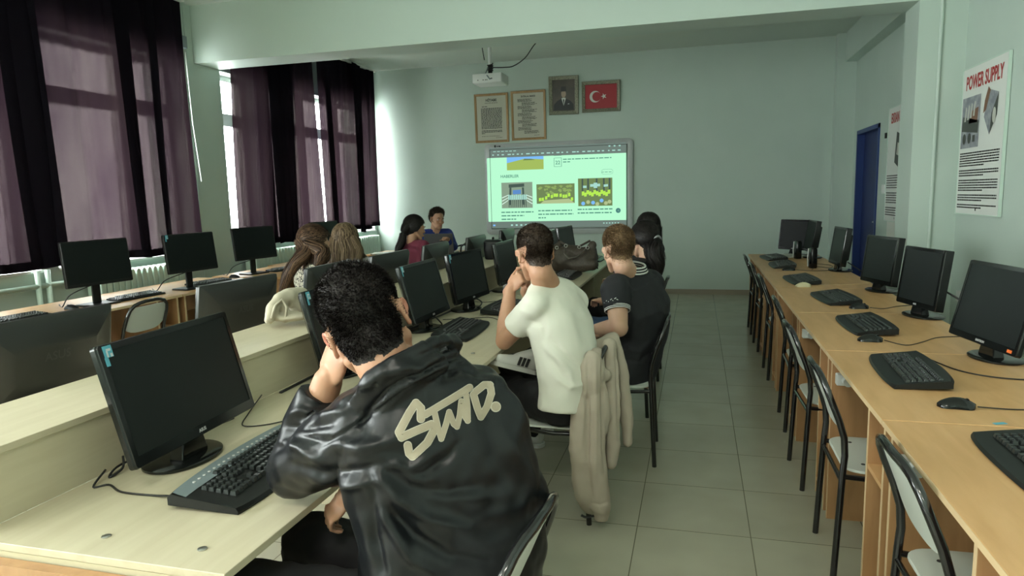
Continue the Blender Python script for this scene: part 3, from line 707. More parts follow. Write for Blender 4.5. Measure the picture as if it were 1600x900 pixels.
# ------------------------------------------------------------------ keyboards (local: +X points away from the typist, long side along Y)
KC = {}
def keyboard(label, loc, rz, group, kind='office', sep=False, L=0.49, W=0.205):
    t = thing('keyboard', label, 'keyboard', loc, rz, group)
    body = MB()
    if kind == 'slim':
        L, W = 0.44, 0.15
        prof = [(-W/2, 0.004), (-W/2+0.005, 0.011), (W/2-0.01, 0.022), (W/2, 0.018)]
        bulge = 0.0
    else:
        prof = [(-W/2, 0.003), (-W/2+0.006, 0.012), (-W/2+0.05, 0.018), (W/2-0.05, 0.030), (W/2-0.012, 0.036), (W/2, 0.028)]
        bulge = 0.018
    n = 24; rings = []
    for i in range(n+1):
        u = i/n*2-1; y = u*L/2
        k = 1-0.10*abs(u)**6
        ring = []
        for x, z in prof:
            xx = x + (bulge*(1-u*u) if x > 0.06 else 0) - (bulge*0.5*(1-u*u) if x < -0.09 else 0)
            ring.append((xx*k, y, z + (0.004*abs(u)**4 if kind != 'slim' else 0)))
        ring += [(W/2*k, y, 0.006 if kind == 'slim' else 0.012), (-W/2*k, y, 0.0)]
        rings.append(ring)
    body.loft(rings)
    obj('keyboard_body', body, M['plastic'] if kind != 'media' else M['plastic'], t, smooth=True, angle=35)
    z0 = 0.012 if kind == 'slim' else 0.020
    sl = (0.011/0.14) if kind == 'slim' else 0.105
    if kind == 'media':
        top = MB(); rg = []
        for i in range(n+1):
            u = i/n*2-1; y = u*(L/2-0.004)
            k = 1-0.10*abs(u)**6
            rg.append([((W/2-0.052)*k, y, 0.0335), ((W/2-0.014)*k+bulge*(1-u*u), y, 0.0385+0.004*abs(u)**4)])
        q = [p for r_ in rg for p in r_]
        top.add(q, [(2*i, 2*i+2, 2*i+3, 2*i+1) for i in range(n)])
        tp = obj('media_panel', top, M['silver'], t, smooth=True)
        for i in range(18):
            y = -L/2+0.05+i*0.022
            obj('media_button', MB().lathe([(0.0001, 0), (0.0042, 0), (0.0036, 0.002), (0.0001, 0.0025)], 10, (0.068+0.012*(1-(2*y/L)**2), y, 0.0375)), M['logo'], tp, smooth=True, angle=40)
    rows = 6; p = 0.0188
    x_of = lambda r: (-0.045 + (rows-1-r)*0.0195) + (0.0 if kind != 'slim' else 0.0) + (0.006 if r == 0 else 0)
    lay = []
    for r in range(rows):
        y = -L/2+0.022; x = x_of(r)
        if r == rows-1:
            for w_ in (1.3, 1.3, 1.3, 5.6, 1.3, 1.3, 1.3, 1.3): lay.append((x, y+w_*p/2, w_)); y += w_*p
        else:
            for w_ in ([1]*15 if r != 3 else [1.7]+[1]*11+[2.3]): lay.append((x, y+w_*p/2, w_)); y += w_*p
        y = -L/2+0.022+15.35*p
        if r not in (3,):
            for c in range(3):
                if r == rows-2 and c != 1: continue
                lay.append((x, y+(c+0.5)*p, 1))
        y += 3.3*p
        if r > 0:
            for c in range(4): lay.append((x, y+(c+0.5)*p, 1))
    def keycap(w_, mb, c=(0, 0, 0)):
        a, b = (0.0084, w_*p/2-0.0012) if kind == 'media' else (0.0079, w_*p/2-0.0017)
        mb.loft([[(c[0]+i*a, c[1]+j*b, c[2]) for i, j in ((-1, -1), (1, -1), (1, 1), (-1, 1))], [(c[0]+i*a*0.75+0.0004, c[1]+j*(b-0.0024), c[2]+0.0105) for i, j in ((-1, -1), (1, -1), (1, 1), (-1, 1))]])
    zf = lambda x: z0 + (x+0.045)*sl
    if sep:
        for (x, y, w_) in lay[:100]:
            if w_ not in KC:
                m_ = MB(); keycap(w_, m_); ko = obj('keycap', m_, M['key'], t, bevel=0.0008); KC[w_] = ko.data
            else:
                ko = bpy.data.objects.new('keycap', KC[w_]); COL.objects.link(ko); ko.parent = t
                md = ko.modifiers.new('bevel', 'BEVEL'); md.width = 0.0008; md.segments = 1
            ko.location = (x, y, zf(x))
        if len(lay) > 100:
            m_ = MB()
            for (x, y, w_) in lay[100:]: keycap(w_, m_, (x, y, zf(x)))
            ko = obj('number_keys', m_, M['key'], t); ko['kind'] = 'stuff'
    else:
        m_ = MB()
        for (x, y, w_) in lay: keycap(w_, m_, (x, y, zf(x)))
        ko = obj('key_field', m_, M['key'], t); ko['kind'] = 'stuff'
    return t
GK = 'keyboards along the right row of desks'
kz = DZ+0.0005
keyboard('black keyboard in front of the wide monitor at the right edge', (0.80, 2.90, kz), R(-3), GK, 'office', True)
rk = keyboard('black keyboard before the second square monitor, between two black mice', (0.855, 3.86, kz), 0.02, GK)
for x, y, rz, l in [(0.875, 4.79, 0.09, 'black keyboard before the bright-framed square monitor'), (0.80, 5.74, 0.07, 'black keyboard above the cream mouse on the right row'),
                    (0.785, 6.88, 0.0, 'second farthest black keyboard on the right row'), (0.78, 7.60, 0.1, 'farthest black keyboard on the right row'),
                    (0.865, 1.93, 0.0, 'black keyboard cut off by the right edge of the picture')]:
    dup(rk, (x, y, kz), rz, l, GK)
GK2 = 'keyboards on the aisle side of the island'
keyboard('large black keyboard with grey media-key panel nearest the camera', (-1.135, 1.53, kz), R(180+4), GK2, 'media', True, L=0.50)
for x, y, rz, l in [(-1.12, 2.42, PI, 'black keyboard hidden behind the jacket of the leather-jacket man'), (-1.215, 3.42, PI+0.05, 'black keyboard between the leather-jacket man and the white T-shirt man'), (-1.17, 4.17, PI-0.05, 'black keyboard behind the forearms of the white T-shirt man'),
                    (-1.15, 5.05, PI, 'black keyboard right of the white T-shirt man, partly under the handbag shade'), (-1.10, 5.92, PI, 'black keyboard just before the brown handbag'), (-1.08, 7.45, PI, 'farthest black keyboard of the island, beyond the handbag')]:
    dup(rk, (x, y, kz), rz, l, GK2)
GK3 = 'slim keyboards on the window desks'
lk = keyboard('slim black keyboard beside the nearest slim monitor stand', (-4.24, 4.36, kz), R(180-2), GK3, 'slim')
for x, y, rz, l in [(-4.25, 5.22, R(170), 'slim black keyboard beside the second slim monitor stand'), (-4.20, 6.33, R(170), 'slim black keyboard beside the third slim monitor stand'), (-4.25, 3.36, R(180), 'slim black keyboard at the left edge on the window desk')]:
    dup(lk, (x, y, kz), rz, l, GK3)

# ------------------------------------------------------------------ mice and their cables
def mouse(label, loc, rz, group, m_='gloss'):
    t = thing('mouse', label, 'mouse', loc, rz, group)
    mb = MB(); rings = []
    for i in range(13):
        u = i/12; x = -0.055+0.11*u
        w = 0.031*math.sqrt(max(0.02, 1-(2*u-1)**4))*(0.92+0.10*math.cos(2*PI*u)); h = 0.036*math.sin(PI*min(1, 0.12+0.80*(1-u)))**0.8*(0.95)
        h = max(0.006, h)
        rings.append([(x, w*math.cos(a), max(0.0, h*math.sin(a))) for a in [PI*k/12 for k in range(13)]])
    mb.loft(rings)
    b = obj('mouse_body', mb, M[m_], t, smooth=True, angle=60)
    obj('scroll_wheel', MB().cyl((0.030, -0.004, 0.0265), (0.030, 0.004, 0.0265), 0.006, 12), M['plastic'], t, smooth=True, angle=40)
    return t
GMS = 'mice along the right row of desks'
mz = DZ+0.0005
mr = mouse('black mouse nearest the camera on the right row', (0.83, 2.47, mz), -0.1, GMS)
for x, y, rz, l in [(0.80, 3.50, 0.0, 'black mouse just before the keyboard of the second square monitor'), (0.95, 4.46, 0.1, 'black mouse behind the keyboard of the second square monitor'), (0.80, 6.50, 0.0, 'farthest black mouse on the right row')]:
    dup(mr, (x, y, mz), rz, l, GMS)
mouse('cream coloured mouse on the right row', (0.77, 5.42, mz), 0.05, GMS, 'beige')
mouse('black mouse at the left edge on the window desk', (-4.27, 3.80, mz), PI, 'mice on the window desks', 'plastic')
mouse('black mouse left of the third slim monitor', (-4.30, 5.62, mz), PI, 'mice on the window desks', 'plastic')
mouse('dark mouse with a blue glow mark behind the leather-jacket man\'s wrist', (-1.22, 1.94, mz), R(100), 'mice on the island')
mouse('dark mouse near the forearms of the white T-shirt man', (-1.05, 3.78, mz), PI, 'mice on the island')
def cord(label, pts, r=0.0022, name='cable', m_='cable', group=None):
    P = [Vector(p) for p in pts]; out = []
    for i in range(len(P)-1):
        p0 = P[max(0, i-1)]; p1 = P[i]; p2 = P[i+1]; p3 = P[min(len(P)-1, i+2)]
        for k in range(6):
            s = k/6
            out.append(0.5*((2*p1)+(-p0+p2)*s+(2*p0-5*p1+4*p2-p3)*s*s+(-p0+3*p1-3*p2+p3)*s**3))
    out.append(P[-1])
    return tag(obj(name, MB().tube(out, r, 6), M[m_], smooth=True), label, 'cable', group)
z = DZ+0.003
GC = 'cables on the desks'
cord('thin black cable trailing from the nearest mouse of the right row', [(0.89, 2.465, z+.004), (1.0, 2.47, z), (1.15, 2.5, z), (1.3, 2.56, z)], group=GC)
cord('thin black cable of the mouse before the second square monitor', [(0.86, 3.5, z+.004), (0.93, 3.42, z), (1.02, 3.5, z), (1.12, 3.62, z), (1.24, 3.66, z)], group=GC)
cord('black cable running behind the keyboard of the wide right-edge monitor', [(0.93, 3.13, z+.01), (1.0, 2.97, z), (1.1, 2.88, z), (1.25, 2.86, z)], 0.003, group=GC)
cord('thin cable from the mouse behind the second square monitor keyboard', [(1.01, 4.46, z+.004), (1.08, 4.45, z), (1.18, 4.55, z), (1.27, 4.6, z)], group=GC)
cord('thin cable from the cream mouse', [(0.83, 5.42, z+.004), (0.93, 5.5, z), (1.1, 5.55, z), (1.25, 5.62, z)], m_='wood_edge', group=GC)
cord('thin cable from the farthest mouse of the right row', [(0.86, 6.5, z+.004), (0.98, 6.46, z), (1.12, 6.5, z), (1.25, 6.6, z)], group=GC)
cord('black cable from the nearest media keyboard back to the riser', [(-1.235, 1.32, z+.01), (-1.30, 1.33, z), (-1.40, 1.33, z), (-1.47, 1.36, z), (-1.50, 1.34, z), (-1.52, 1.40, z+.02)], 0.003, group=GC)
cord('tangled black cable under the large nearest monitor', [(-1.53, 1.47, z+.03), (-1.505, 1.44, z+.01), (-1.51, 1.40, z), (-1.53, 1.46, z+.01), (-1.53, 1.62, z), (-1.5, 1.9, z)], 0.0035, group=GC)
cord('thin black cable looping right of the large nearest monitor', [(-1.28, 1.92, z+.006), (-1.35, 1.86, z), (-1.42, 1.84, z), (-1.48, 1.95, z), (-1.53, 2.1, z+.02)], group=GC)
cord('black cables hanging along the riser behind the middle monitors', [(-1.52, 2.2, z), (-1.515, 2.7, z+.01), (-1.52, 3.2, z), (-1.50, 3.6, z+.015), (-1.51, 4.0, z), (-1.49, 4.5, z+.01), (-1.52, 5.0, z)], 0.006, group=GC)
cord('black video cable hanging from the sticker monitor right of the dark-haired head', [(-1.42, 3.50, 0.86), (-1.38, 3.54, 0.80), (-1.40, 3.58, z), (-1.48, 3.62, z)], 0.0045, group=GC)
cord('black video cable hanging over the shiny oval monitor base', [(-1.40, 4.15, 0.86), (-1.34, 4.17, 0.82), (-1.36, 4.15, z+.012), (-1.45, 4.2, z)], 0.0045, group=GC)
cord('thin cable crossing the pale desk beside the white T-shirt elbow', [(-1.11, 3.78, z), (-1.2, 3.86, z), (-1.32, 3.8, z), (-1.45, 3.75, z)], group=GC)
cord('thin cable curving on the pale desk before the fist', [(-1.2, 4.36, z), (-1.28, 4.5, z), (-1.4, 4.42, z), (-1.5, 4.45, z)], group=GC)
cord('black cable behind the nearest slim monitor stand', [(-4.26, 4.0, 0.93), (-4.38, 3.9, 0.86), (-4.42, 3.86, z), (-4.55, 3.95, z)], 0.004, group=GC)
cord('black cable behind the second slim monitor stand', [(-4.18, 4.85, 0.92), (-4.32, 4.76, 0.86), (-4.38, 4.72, z), (-4.5, 4.8, z)], 0.004, group=GC)
cord('black cable behind the third slim monitor stand', [(-4.33, 5.95, 0.92), (-4.48, 5.86, 0.86), (-4.52, 5.8, z), (-4.6, 5.85, z)], 0.004, group=GC)
cord('black power cable hanging behind the second square monitor', [(1.27, 4.12, 0.95), (1.40, 4.0, 0.86), (1.5, 3.9, 0.78), (1.6, 3.85, 0.66)], 0.005, group=GC)
cord('black cable behind the square monitor by the door', [(1.26, 6.4, 0.86), (1.34, 6.3, 0.80), (1.42, 6.2, 0.72)], 0.005, group=GC)
cord('thin black cable tangle under the farther square monitors', [(1.0, 6.55, z), (1.08, 6.8, z), (1.18, 6.7, z), (1.22, 6.95, z), (1.1, 7.1, z)], group=GC)

# small speakers near the far monitors of the right row
for x, y, l in [(1.03, 6.72, 'small black speaker with a pale rim left of the square monitor by the door'), (1.02, 7.62, 'small black speaker with a pale rim behind the farthest keyboards')]:
    t = thing('speaker', l, 'speaker', (x, y, DZ), PI+0.3, 'desk speakers')
    obj('speaker_body', MB().loft([[(a, b, zz) for a, b in rrect(0.06*k, 0.075*k, 0.015, 4)] for zz, k in ((0, 0.9), (0.01, 1.0), (0.17, 0.95), (0.185, 0.8))]), M['gloss'], t, smooth=True, angle=40)
    obj('speaker_rim', MB().tube([(0.031, -0.03, 0.012), (0.033, -0.036, 0.09), (0.03, -0.028, 0.178)], 0.005, 8), M['white'], t, smooth=True)
t = thing('paper_stack', 'stack of white papers lying behind the farthest keyboard', 'papers', (0.98, 7.86, DZ), 0.2)
for k in range(3): obj('paper_sheet', MB().box((-0.11, -0.15, 0.006*k), (0.11, 0.15, 0.006*k+0.005)), M['paper'], t, rot=(0, 0, 0.12*k))
tag(obj('note_slip', MB().box((-0.02, -0.008, 0), (0.02, 0.008, 0.0008)), M['sticker'], loc=(0.90, 2.32, DZ+0.0004), rot=(0, 0, 0.4)), 'tiny blue slip lying on the right desk below the nearest mouse', 'slip')

# ------------------------------------------------------------------ interactive whiteboard with the projected web page
WX0, WX1, WB0, WB1 = -3.165, -0.905, 0.90, 2.285
t = thing('whiteboard', 'wide grey-framed interactive whiteboard showing a web page on the front wall', 'whiteboard', ((WX0+WX1)/2, YF-0.002, (WB0+WB1)/2))
M['wb_frame'] = mat('grey_aluminium_frame', (0.50, 0.52, 0.53), 0.35, 0.1)
M['wb_surface'] = mat('whiteboard_surface', (0.34, 0.38, 0.35), 0.35)
hw, hh = (WX1-WX0)/2, (WB1-WB0)/2
fr = MB()
o = rrect(2*hw, 2*hh, 0.07, 6); i_ = rrect(2*hw-0.17, 2*hh-0.17, 0.004, 6)
fr.loft([[(a, 0, b) for a, b in o], [(a, -0.028, b) for a, b in o], [(a*0.985, -0.04, b*0.975) for a, b in o], [(a*1.01, -0.040, b*1.015) for a, b in i_], [(a, -0.028, b) for a, b in i_]], False, False)
obj('board_frame', fr, M['wb_frame'], t, smooth=True, angle=35)
obj('board_surface', MB().box((-hw+0.08, -0.026, -hh+0.08), (hw-0.08, -0.002, hh-0.08)), M['wb_surface'], t)
obj('maker_mark', MB().box((-hw+0.16, -0.0412, hh-0.055), (-hw+0.185, -0.0395, hh-0.02)).box((-hw+0.20, -0.0412, hh-0.05), (-hw+0.215, -0.0395, hh-0.03)).box((-hw+0.225, -0.0412, hh-0.05), (-hw+0.26, -0.0395, hh-0.03)), M['ink'], t)
# what the projector throws on it: built as a thin luminous picture
def em(name, c, s=1.0):
    m = bpy.data.materials.new(name); m.use_nodes = True; nt = m.node_tree; nt.nodes.clear()
    o = nt.nodes.new('ShaderNodeOutputMaterial'); e = nt.nodes.new('ShaderNodeEmission'); e.inputs[0].default_value = (*c, 1); e.inputs[1].default_value = s
    nt.links.new(e.outputs[0], o.inputs[0]); return m
SC = 0.78
E_ = {'page': em('projected_page', (0.50, 1.0, 0.66), SC), 'bar': em('projected_bar', (0.16, 0.215, 0.185), SC), 'text': em('projected_text', (0.10, 0.30, 0.22), SC), 'grass': em('projected_grass', (0.38, 0.52, 0.12), SC), 'sky': em('projected_sky', (0.22, 0.52, 0.95), SC),
      'tree': em('projected_tree', (0.17, 0.25, 0.10), SC), 'tree2': em('projected_leaf', (0.28, 0.42, 0.13), SC), 'vest': em('projected_vest', (0.48, 0.86, 0.10), SC), 'blue': em('projected_blue', (0.12, 0.28, 0.60), SC), 'pale': em('projected_pale', (0.40, 0.72, 0.62), SC),
      'wall': em('projected_building', (0.26, 0.36, 0.26), SC), 'dark': em('projected_dark', (0.07, 0.11, 0.09), SC), 'sand': em('projected_sand', (0.45, 0.55, 0.28), SC), 'white': em('projected_white', (0.75, 1.0, 0.85), SC), 'btn': em('projected_button', (0.07, 0.22, 0.20), SC)}
PW0, PW1, PH0, PH1 = -hw+0.035, hw-0.10, -hh+0.20, hh-0.21
def PX(u): return PW0+(PW1-PW0)*u
def PZ(v): return PH1-(PH1-PH0)*v
scr = obj('projected_page', MB().box((PX(0), -0.0415, PZ(1)), (PX(1), -0.0408, PZ(0))), E_['page'], t)
def prect(name, u0, v0, u1, v1, m, lift=0.0008, kids=scr):
    return obj(name, MB().box((PX(u0), -0.0415-lift, PZ(v1)), (PX(u1), -0.0412, PZ(v0))), m, kids)
def pshape(name, polys, m, lift=0.0012):
    mb = MB()
    for pl in polys:
        n = len(pl)
        mb.add([(PX(u), -0.0415-lift, PZ(v)) for u, v in pl], [tuple(range(n))])
    return obj(name, mb, m, scr)
obj('browser_bar', MB().box((PX(0.02), -0.0418, PZ(0)+0.001), (PX(1.0), -0.0408, PZ(-0.155))), E_['bar'], t)
mb = MB()
rg = random.Random(4)
for k in range(26):
    u = 0.04+k*0.036+rg.uniform(0, .01)
    mb.box((PX(u), -0.0424, PZ(-0.035)), (PX(u+rg.uniform(0.01, 0.028)), -0.0419, PZ(-0.052)))
for k in range(6): mb.box((PX(0.05+0.03*k), -0.0424, PZ(-0.09)), (PX(0.07+0.03*k), -0.0419, PZ(-0.10)))
for k in range(3): mb.box((PX(0.88+0.035*k), -0.0424, PZ(-0.10)), (PX(0.892+0.035*k), -0.0419, PZ(-0.12)))
obj('browser_marks', mb, E_['pale'], t)
obj('task_bar', MB().box((PX(0.02), -0.0418, PZ(1.10)), (PX(1.0), -0.0408, PZ(1.0)-0.001)), E_['bar'], t)
mb = MB()
for k in range(5): mb.box((PX(0.17+0.035*k), -0.0424, PZ(1.07)), (PX(0.185+0.035*k), -0.0419, PZ(1.045)))
for k in range(6): mb.box((PX(0.84+0.02*k), -0.0424, PZ(1.05)), (PX(0.85+0.02*k), -0.0419, PZ(1.035)))
obj('task_icons', mb, E_['pale'], t)
obj('weather_icon', MB().box((PX(0.035), -0.0424, PZ(1.07)), (PX(0.052), -0.0419, PZ(1.045))), E_['sky'], t)
# pictures on the page
prect('news_photo', 0.15, 0.0, 0.42, 0.20, E_['grass'])
pshape('photo_sky', [[(0.15, 0.0), (0.42, 0.0), (0.42, 0.05), (0.33, 0.035), (0.28, 0.03), (0.15, 0.09)]], E_['sky'])
pshape('photo_path', [[(0.28, 0.03), (0.33, 0.035), (0.36, 0.055), (0.27, 0.055)]], E_['tree'])
mb = MB()
for (a, b, c, d) in ((0.495, 0.0, 0.55, 0.004), (0.495, 0.035, 0.55, 0.04), (0.495, 0.165, 0.55, 0.17), (0.495, 0.035, 0.498, 0.17), (0.547, 0.035, 0.55, 0.17)): mb.box((PX(a), -0.0424, PZ(d)), (PX(c), -0.0419, PZ(b)))
o = rrect(0.17, 0.075, 0.036, 6); mb.loft([[(PX(0.87)+a, -0.0421, PZ(0.27)+b) for a, b in o], [(PX(0.87)+a*0.97, -0.0421, PZ(0.27)+b*0.92) for a, b in o]], False, False)
obj('page_outline', mb, E_['text'], scr)
def ptext(name, s, u, v, size, m, align='LEFT', bold=0.0):
    m_ = text_mb(s, size, 0.0003, align, bold)
    A = Matrix.Translation((PX(u), -0.0424, PZ(v))) @ Matrix.Rotation(R(90), 4, 'X')
    m_.v = [tuple(A @ Vector(p)) for p in m_.v]
    return obj(name, m_, m, scr)
ptext('page_text', '22', 0.5225, 0.11, 0.075, E_['text'], 'CENTER', 0.001)
ptext('page_text', 'HABERLER', 0.10, 0.295, 0.062, E_['text'], bold=0.001)
def tlines(name, lines, m=None):
    mb = MB(); r_ = random.Random(9)
    for (u0, u1, v, h) in lines:
        u = u0; mb = MB()
        while u < u1:
            w_ = min(r_.uniform(0.012, 0.045), u1-u)
            mb.box((PX(u), -0.0424, PZ(v+h)), (PX(u+w_), -0.0419, PZ(v))); u += w_+0.006
        obj(name, mb, m or E_['text'], scr)
tlines('text_line', [(0.56, 0.90, 0.055, 0.014), (0.56, 0.61, 0.095, 0.014), (0.10, 0.34, 0.845, 0.018), (0.10, 0.27, 0.90, 0.018), (0.10, 0.21, 0.955, 0.018), (0.375, 0.62, 0.83, 0.018), (0.375, 0.63, 0.885, 0.018), (0.375, 0.43, 0.94, 0.018), (0.66, 0.905, 0.82, 0.018), (0.66, 0.90, 0.875, 0.018), (0.83, 0.90, 0.27, 0.008)])
prect('news_photo', 0.105, 0.39, 0.335, 0.79, E_['wall'])
pshape('photo_arch', [[(0.16, 0.42), (0.275, 0.41), (0.275, 0.46), (0.16, 0.47)], [(0.165, 0.47), (0.18, 0.47), (0.175, 0.74), (0.16, 0.74)], [(0.258, 0.47), (0.272, 0.47), (0.278, 0.74), (0.262, 0.74)]], E_['dark'])
pshape('photo_banner', [[(0.19, 0.51), (0.25, 0.505), (0.25, 0.57), (0.19, 0.575)]], E_['blue'], 0.0014)
pshape('photo_people', [[(0.155+k*0.014, 0.58+0.01*(k % 2)), (0.166+k*0.014, 0.58), (0.166+k*0.014, 0.66), (0.155+k*0.014, 0.66)] for k in range(10)], E_['pale'], 0.0016)
pshape('photo_legs', [[(0.157+k*0.014, 0.66), (0.164+k*0.014, 0.66), (0.163+k*0.014, 0.78), (0.158+k*0.014, 0.78)] for k in range(10)], E_['dark'], 0.0016)
pshape('photo_rail', [[(0.108, 0.62+0.05*k), (0.155, 0.58+0.04*k), (0.155, 0.59+0.04*k), (0.108, 0.635+0.05*k)] for k in range(3)] + [[(0.285, 0.58+0.04*k), (0.333, 0.62+0.05*k), (0.333, 0.635+0.05*k), (0.285, 0.59+0.04*k)] for k in range(3)], E_['white'])
prect('news_photo', 0.365, 0.43, 0.64, 0.73, E_['tree'])
pshape('photo_foliage', [[(0.38+rg.uniform(-.01, .24), 0.46+rg.uniform(0, .10)) for _ in range(1)] and [(c[0]-w_, c[1]), (c[0], c[1]-h_), (c[0]+w_, c[1]), (c[0], c[1]+h_)] for c, w_, h_ in [((rg.uniform(0.385, 0.62), rg.uniform(0.46, 0.58)), rg.uniform(0.008, 0.018), rg.uniform(0.012, 0.026)) for _ in range(34)]], E_['tree2'])
pshape('photo_ground', [[(0.42, 0.68), (0.60, 0.66), (0.64, 0.73), (0.39, 0.73)]], E_['sand'])
pshape('photo_vests', [[(u-0.008, v), (u+0.008, v-0.005), (u+0.009, v+0.045), (u-0.008, v+0.05)] for u, v in [(0.39+0.021*k+rg.uniform(-.004, .004), 0.60+rg.uniform(-0.03, 0.05)) for k in range(12)]], E_['vest'], 0.0016)
prect('news_photo', 0.665, 0.36, 0.905, 0.78, E_['tree'])
pshape('photo_trunks', [[(u, 0.365), (u+0.012, 0.365), (u+0.012, 0.55), (u, 0.55)] for u in (0.69, 0.73, 0.79, 0.84, 0.88)], E_['dark'])
pshape('photo_banner', [[(0.75, 0.45), (0.82, 0.445), (0.82, 0.485), (0.75, 0.49)], [(0.775, 0.43), (0.80, 0.43), (0.80, 0.51), (0.775, 0.51)], [(0.70, 0.47), (0.725, 0.47), (0.725, 0.505), (0.70, 0.505)], [(0.845, 0.46), (0.875, 0.455), (0.875, 0.49), (0.845, 0.495)]], E_['pale'], 0.0016)
pshape('photo_vests', [[(u-0.009, v), (u+0.009, v-0.005), (u+0.009, v+0.055), (u-0.009, v+0.06)] for u, v in [(0.70+0.0165*k, 0.56+0.02*math.sin(k*2.1)) for k in range(12)]], E_['vest'], 0.0018)
pshape('photo_helmets', [[(u+0.014*math.cos(a), v+0.03*math.sin(a)) for a in [k*PI/4 for k in range(8)]] for u, v in [(0.70, 0.74), (0.77, 0.73), (0.83, 0.70)]], E_['sky'], 0.002)
pshape('photo_helmets', [[(u+0.014*math.cos(a), v+0.03*math.sin(a)) for a in [k*PI/4 for k in range(8)]] for u, v in [(0.735, 0.72), (0.86, 0.74), (0.80, 0.75), (0.885, 0.72)]], E_['sand'], 0.002)
pshape('round_button', [[(0.945+0.017*math.cos(a), 0.855+0.038*math.sin(a)) for a in [k*PI/8 for k in range(16)]]], E_['btn'])
ptext('button_arrow', '^', 0.945, 0.865, 0.06, E_['page'], 'CENTER', 0.002)
# thin black edge of the writing surface and the corner pieces
ed = MB(); w2, h2 = hw-0.085, hh-0.085
for a, b in (((-w2, -h2), (w2, -h2+0.006)), ((-w2, h2-0.006), (w2, h2)), ((-w2, -h2), (-w2+0.006, h2)), ((w2-0.006, -h2), (w2, h2))): ed.box((a[0], -0.0445, a[1]), (b[0], -0.0425, b[1]))
obj('surface_edge', ed, M['ink'], t)

# ------------------------------------------------------------------ pictures on the front wall
M['oak'] = wood_mat('oak_picture_frame', (0.36, 0.21, 0.09), (0.45, 0.28, 0.13), (8, 8, 1), 0.4)
M['ornate'] = mat('greyish_gilt_frame', (0.12, 0.115, 0.08), 0.4, 0.5, noise=(90, (0.32, 0.32, 0.24)), bump=(120, 0.9, 0.006))
def pframe(label, x0, x1, z0, z1, rim, fm, back, tilt=0.0, roll=0.0, depth=0.025, group=None):
    t = thing('picture_frame', label, 'framed picture', ((x0+x1)/2, YF-0.003, (z0+z1)/2), 0, group)
    t.rotation_euler = (tilt, roll, 0)
    w, h = (x1-x0)/2, (z1-z0)/2
    f = MB(); o = rrect(2*w, 2*h, 0.002, 1); i_ = rrect(2*w-2*rim, 2*h-2*rim, 0.002, 1)
    f.loft([[(a, 0, b) for a, b in o], [(a, -depth*0.8, b) for a, b in o], [(a*0.985, -depth, b*0.985) for a, b in o], [(a*1.02, -depth*0.75, b*1.015) for a, b in i_], [(a, -depth*0.5, b) for a, b in i_]], False, False)
    obj('frame_moulding', f, fm, t)
    obj('picture', MB().box((-w+rim*0.9, -depth*0.45, -h+rim*0.9), (w-rim*0.9, -0.001, h-rim*0.9)), back, t)
    return t, w-rim, h-rim, -depth*0.45-0.001
M['cream_paper'] = mat('cream_paper', (0.55, 0.54, 0.45), 0.6)
GF = 'framed texts and pictures on the front wall'
def ftext(t, s, size, x, z, y, m=None, bold=0.0, align='CENTER'):
    m_ = text_mb(s, size, 0.0003, align, bold)
    A = Matrix.Translation((x, y, z)) @ Matrix.Rotation(R(90), 4, 'X')
    m_.v = [tuple(A @ Vector(p)) for p in m_.v]
    return obj('printed_title', m_, m or M['ink'], t)
t, w, h, y = pframe('oak-framed long text with the justified paragraph, leftmost of the wall pictures', -3.31, -2.775, 2.31, 3.04, 0.035, M['oak'], M['cream_paper'], R(2), group=GF)
ftext(t, 'HİTABE', 0.05, 0, h-0.065, y, bold=0.0015); ftext(t, 'GENÇLERE SESLENİŞ', 0.022, 0, h-0.105, y)
r_ = random.Random(2)
def words_(mb, x0, x1, z, hgt, yy, r_):
    x = x0
    while x < x1-0.004:
        w_ = min(r_.uniform(0.012, 0.04), x1-x); mb.box((x, yy-0.0006, z), (x+w_, yy, z+hgt)); x += w_+0.006
def line_(*a):
    mb = MB(); words_(mb, *a); return obj('text_line', mb, M['ink'], t)
line_(-0.15, -0.06, h-0.16, 0.009, y, r_)
for k in range(17): line_(-0.165, 0.165, h-0.19-k*0.0185, 0.0105, y, r_)
for k in range(2): line_(-0.165, 0.165, -h+0.14-k*0.02, 0.0105, y, r_)
line_(-0.165, -0.11, -h+0.10, 0.0105, y, r_)
line_(-0.165, 0.12, -h+0.06, 0.005, y, r_); line_(0.06, 0.165, -h+0.035, 0.005, y, r_)
t, w, h, y = pframe('oak-framed poem printed in short staggered verses, second of the wall pictures', -2.73, -2.195, 2.325, 3.05, 0.035, M['oak'], M['cream_paper'], R(2), group=GF)
ftext(t, 'İSTİKLAL MARŞI', 0.03, 0, h-0.05, y, bold=0.001)
for k in range(10):
    o_ = -0.165 if k % 2 == 0 else -0.10
    if k == 9: o_ = -0.07
    for j in range(4): line_(o_, o_+r_.uniform(0.19, 0.235), h-0.09-k*0.052-j*0.0115, 0.006, y, r_)
line_(0.08, 0.16, -h+0.03, 0.005, y, r_)
M['portrait_bg'] = mat('dark_brown_portrait_ground', (0.045, 0.035, 0.028), 0.4, noise=(4, (0.10, 0.08, 0.06)))
t, w, h, y = pframe('ornate grey-gilt frame with a dark portrait of a person in a suit', -2.145, -1.70, 2.67, 3.225, 0.055, M['ornate'], M['portrait_bg'], R(3), 0.012, 0.035, group=GF)
sk = mat('portrait_skin', (0.36, 0.26, 0.19), 0.5); su = mat('portrait_suit', (0.012, 0.012, 0.014), 0.5); sh = mat('portrait_shirt', (0.6, 0.6, 0.56), 0.5); ht = mat('portrait_hat', (0.02, 0.018, 0.016), 0.5)
def flat(name, pts, m, k):
    return obj(name, MB().add([(a, y-0.0004*k, b) for a, b in pts], [tuple(range(len(pts)))]), m, t)
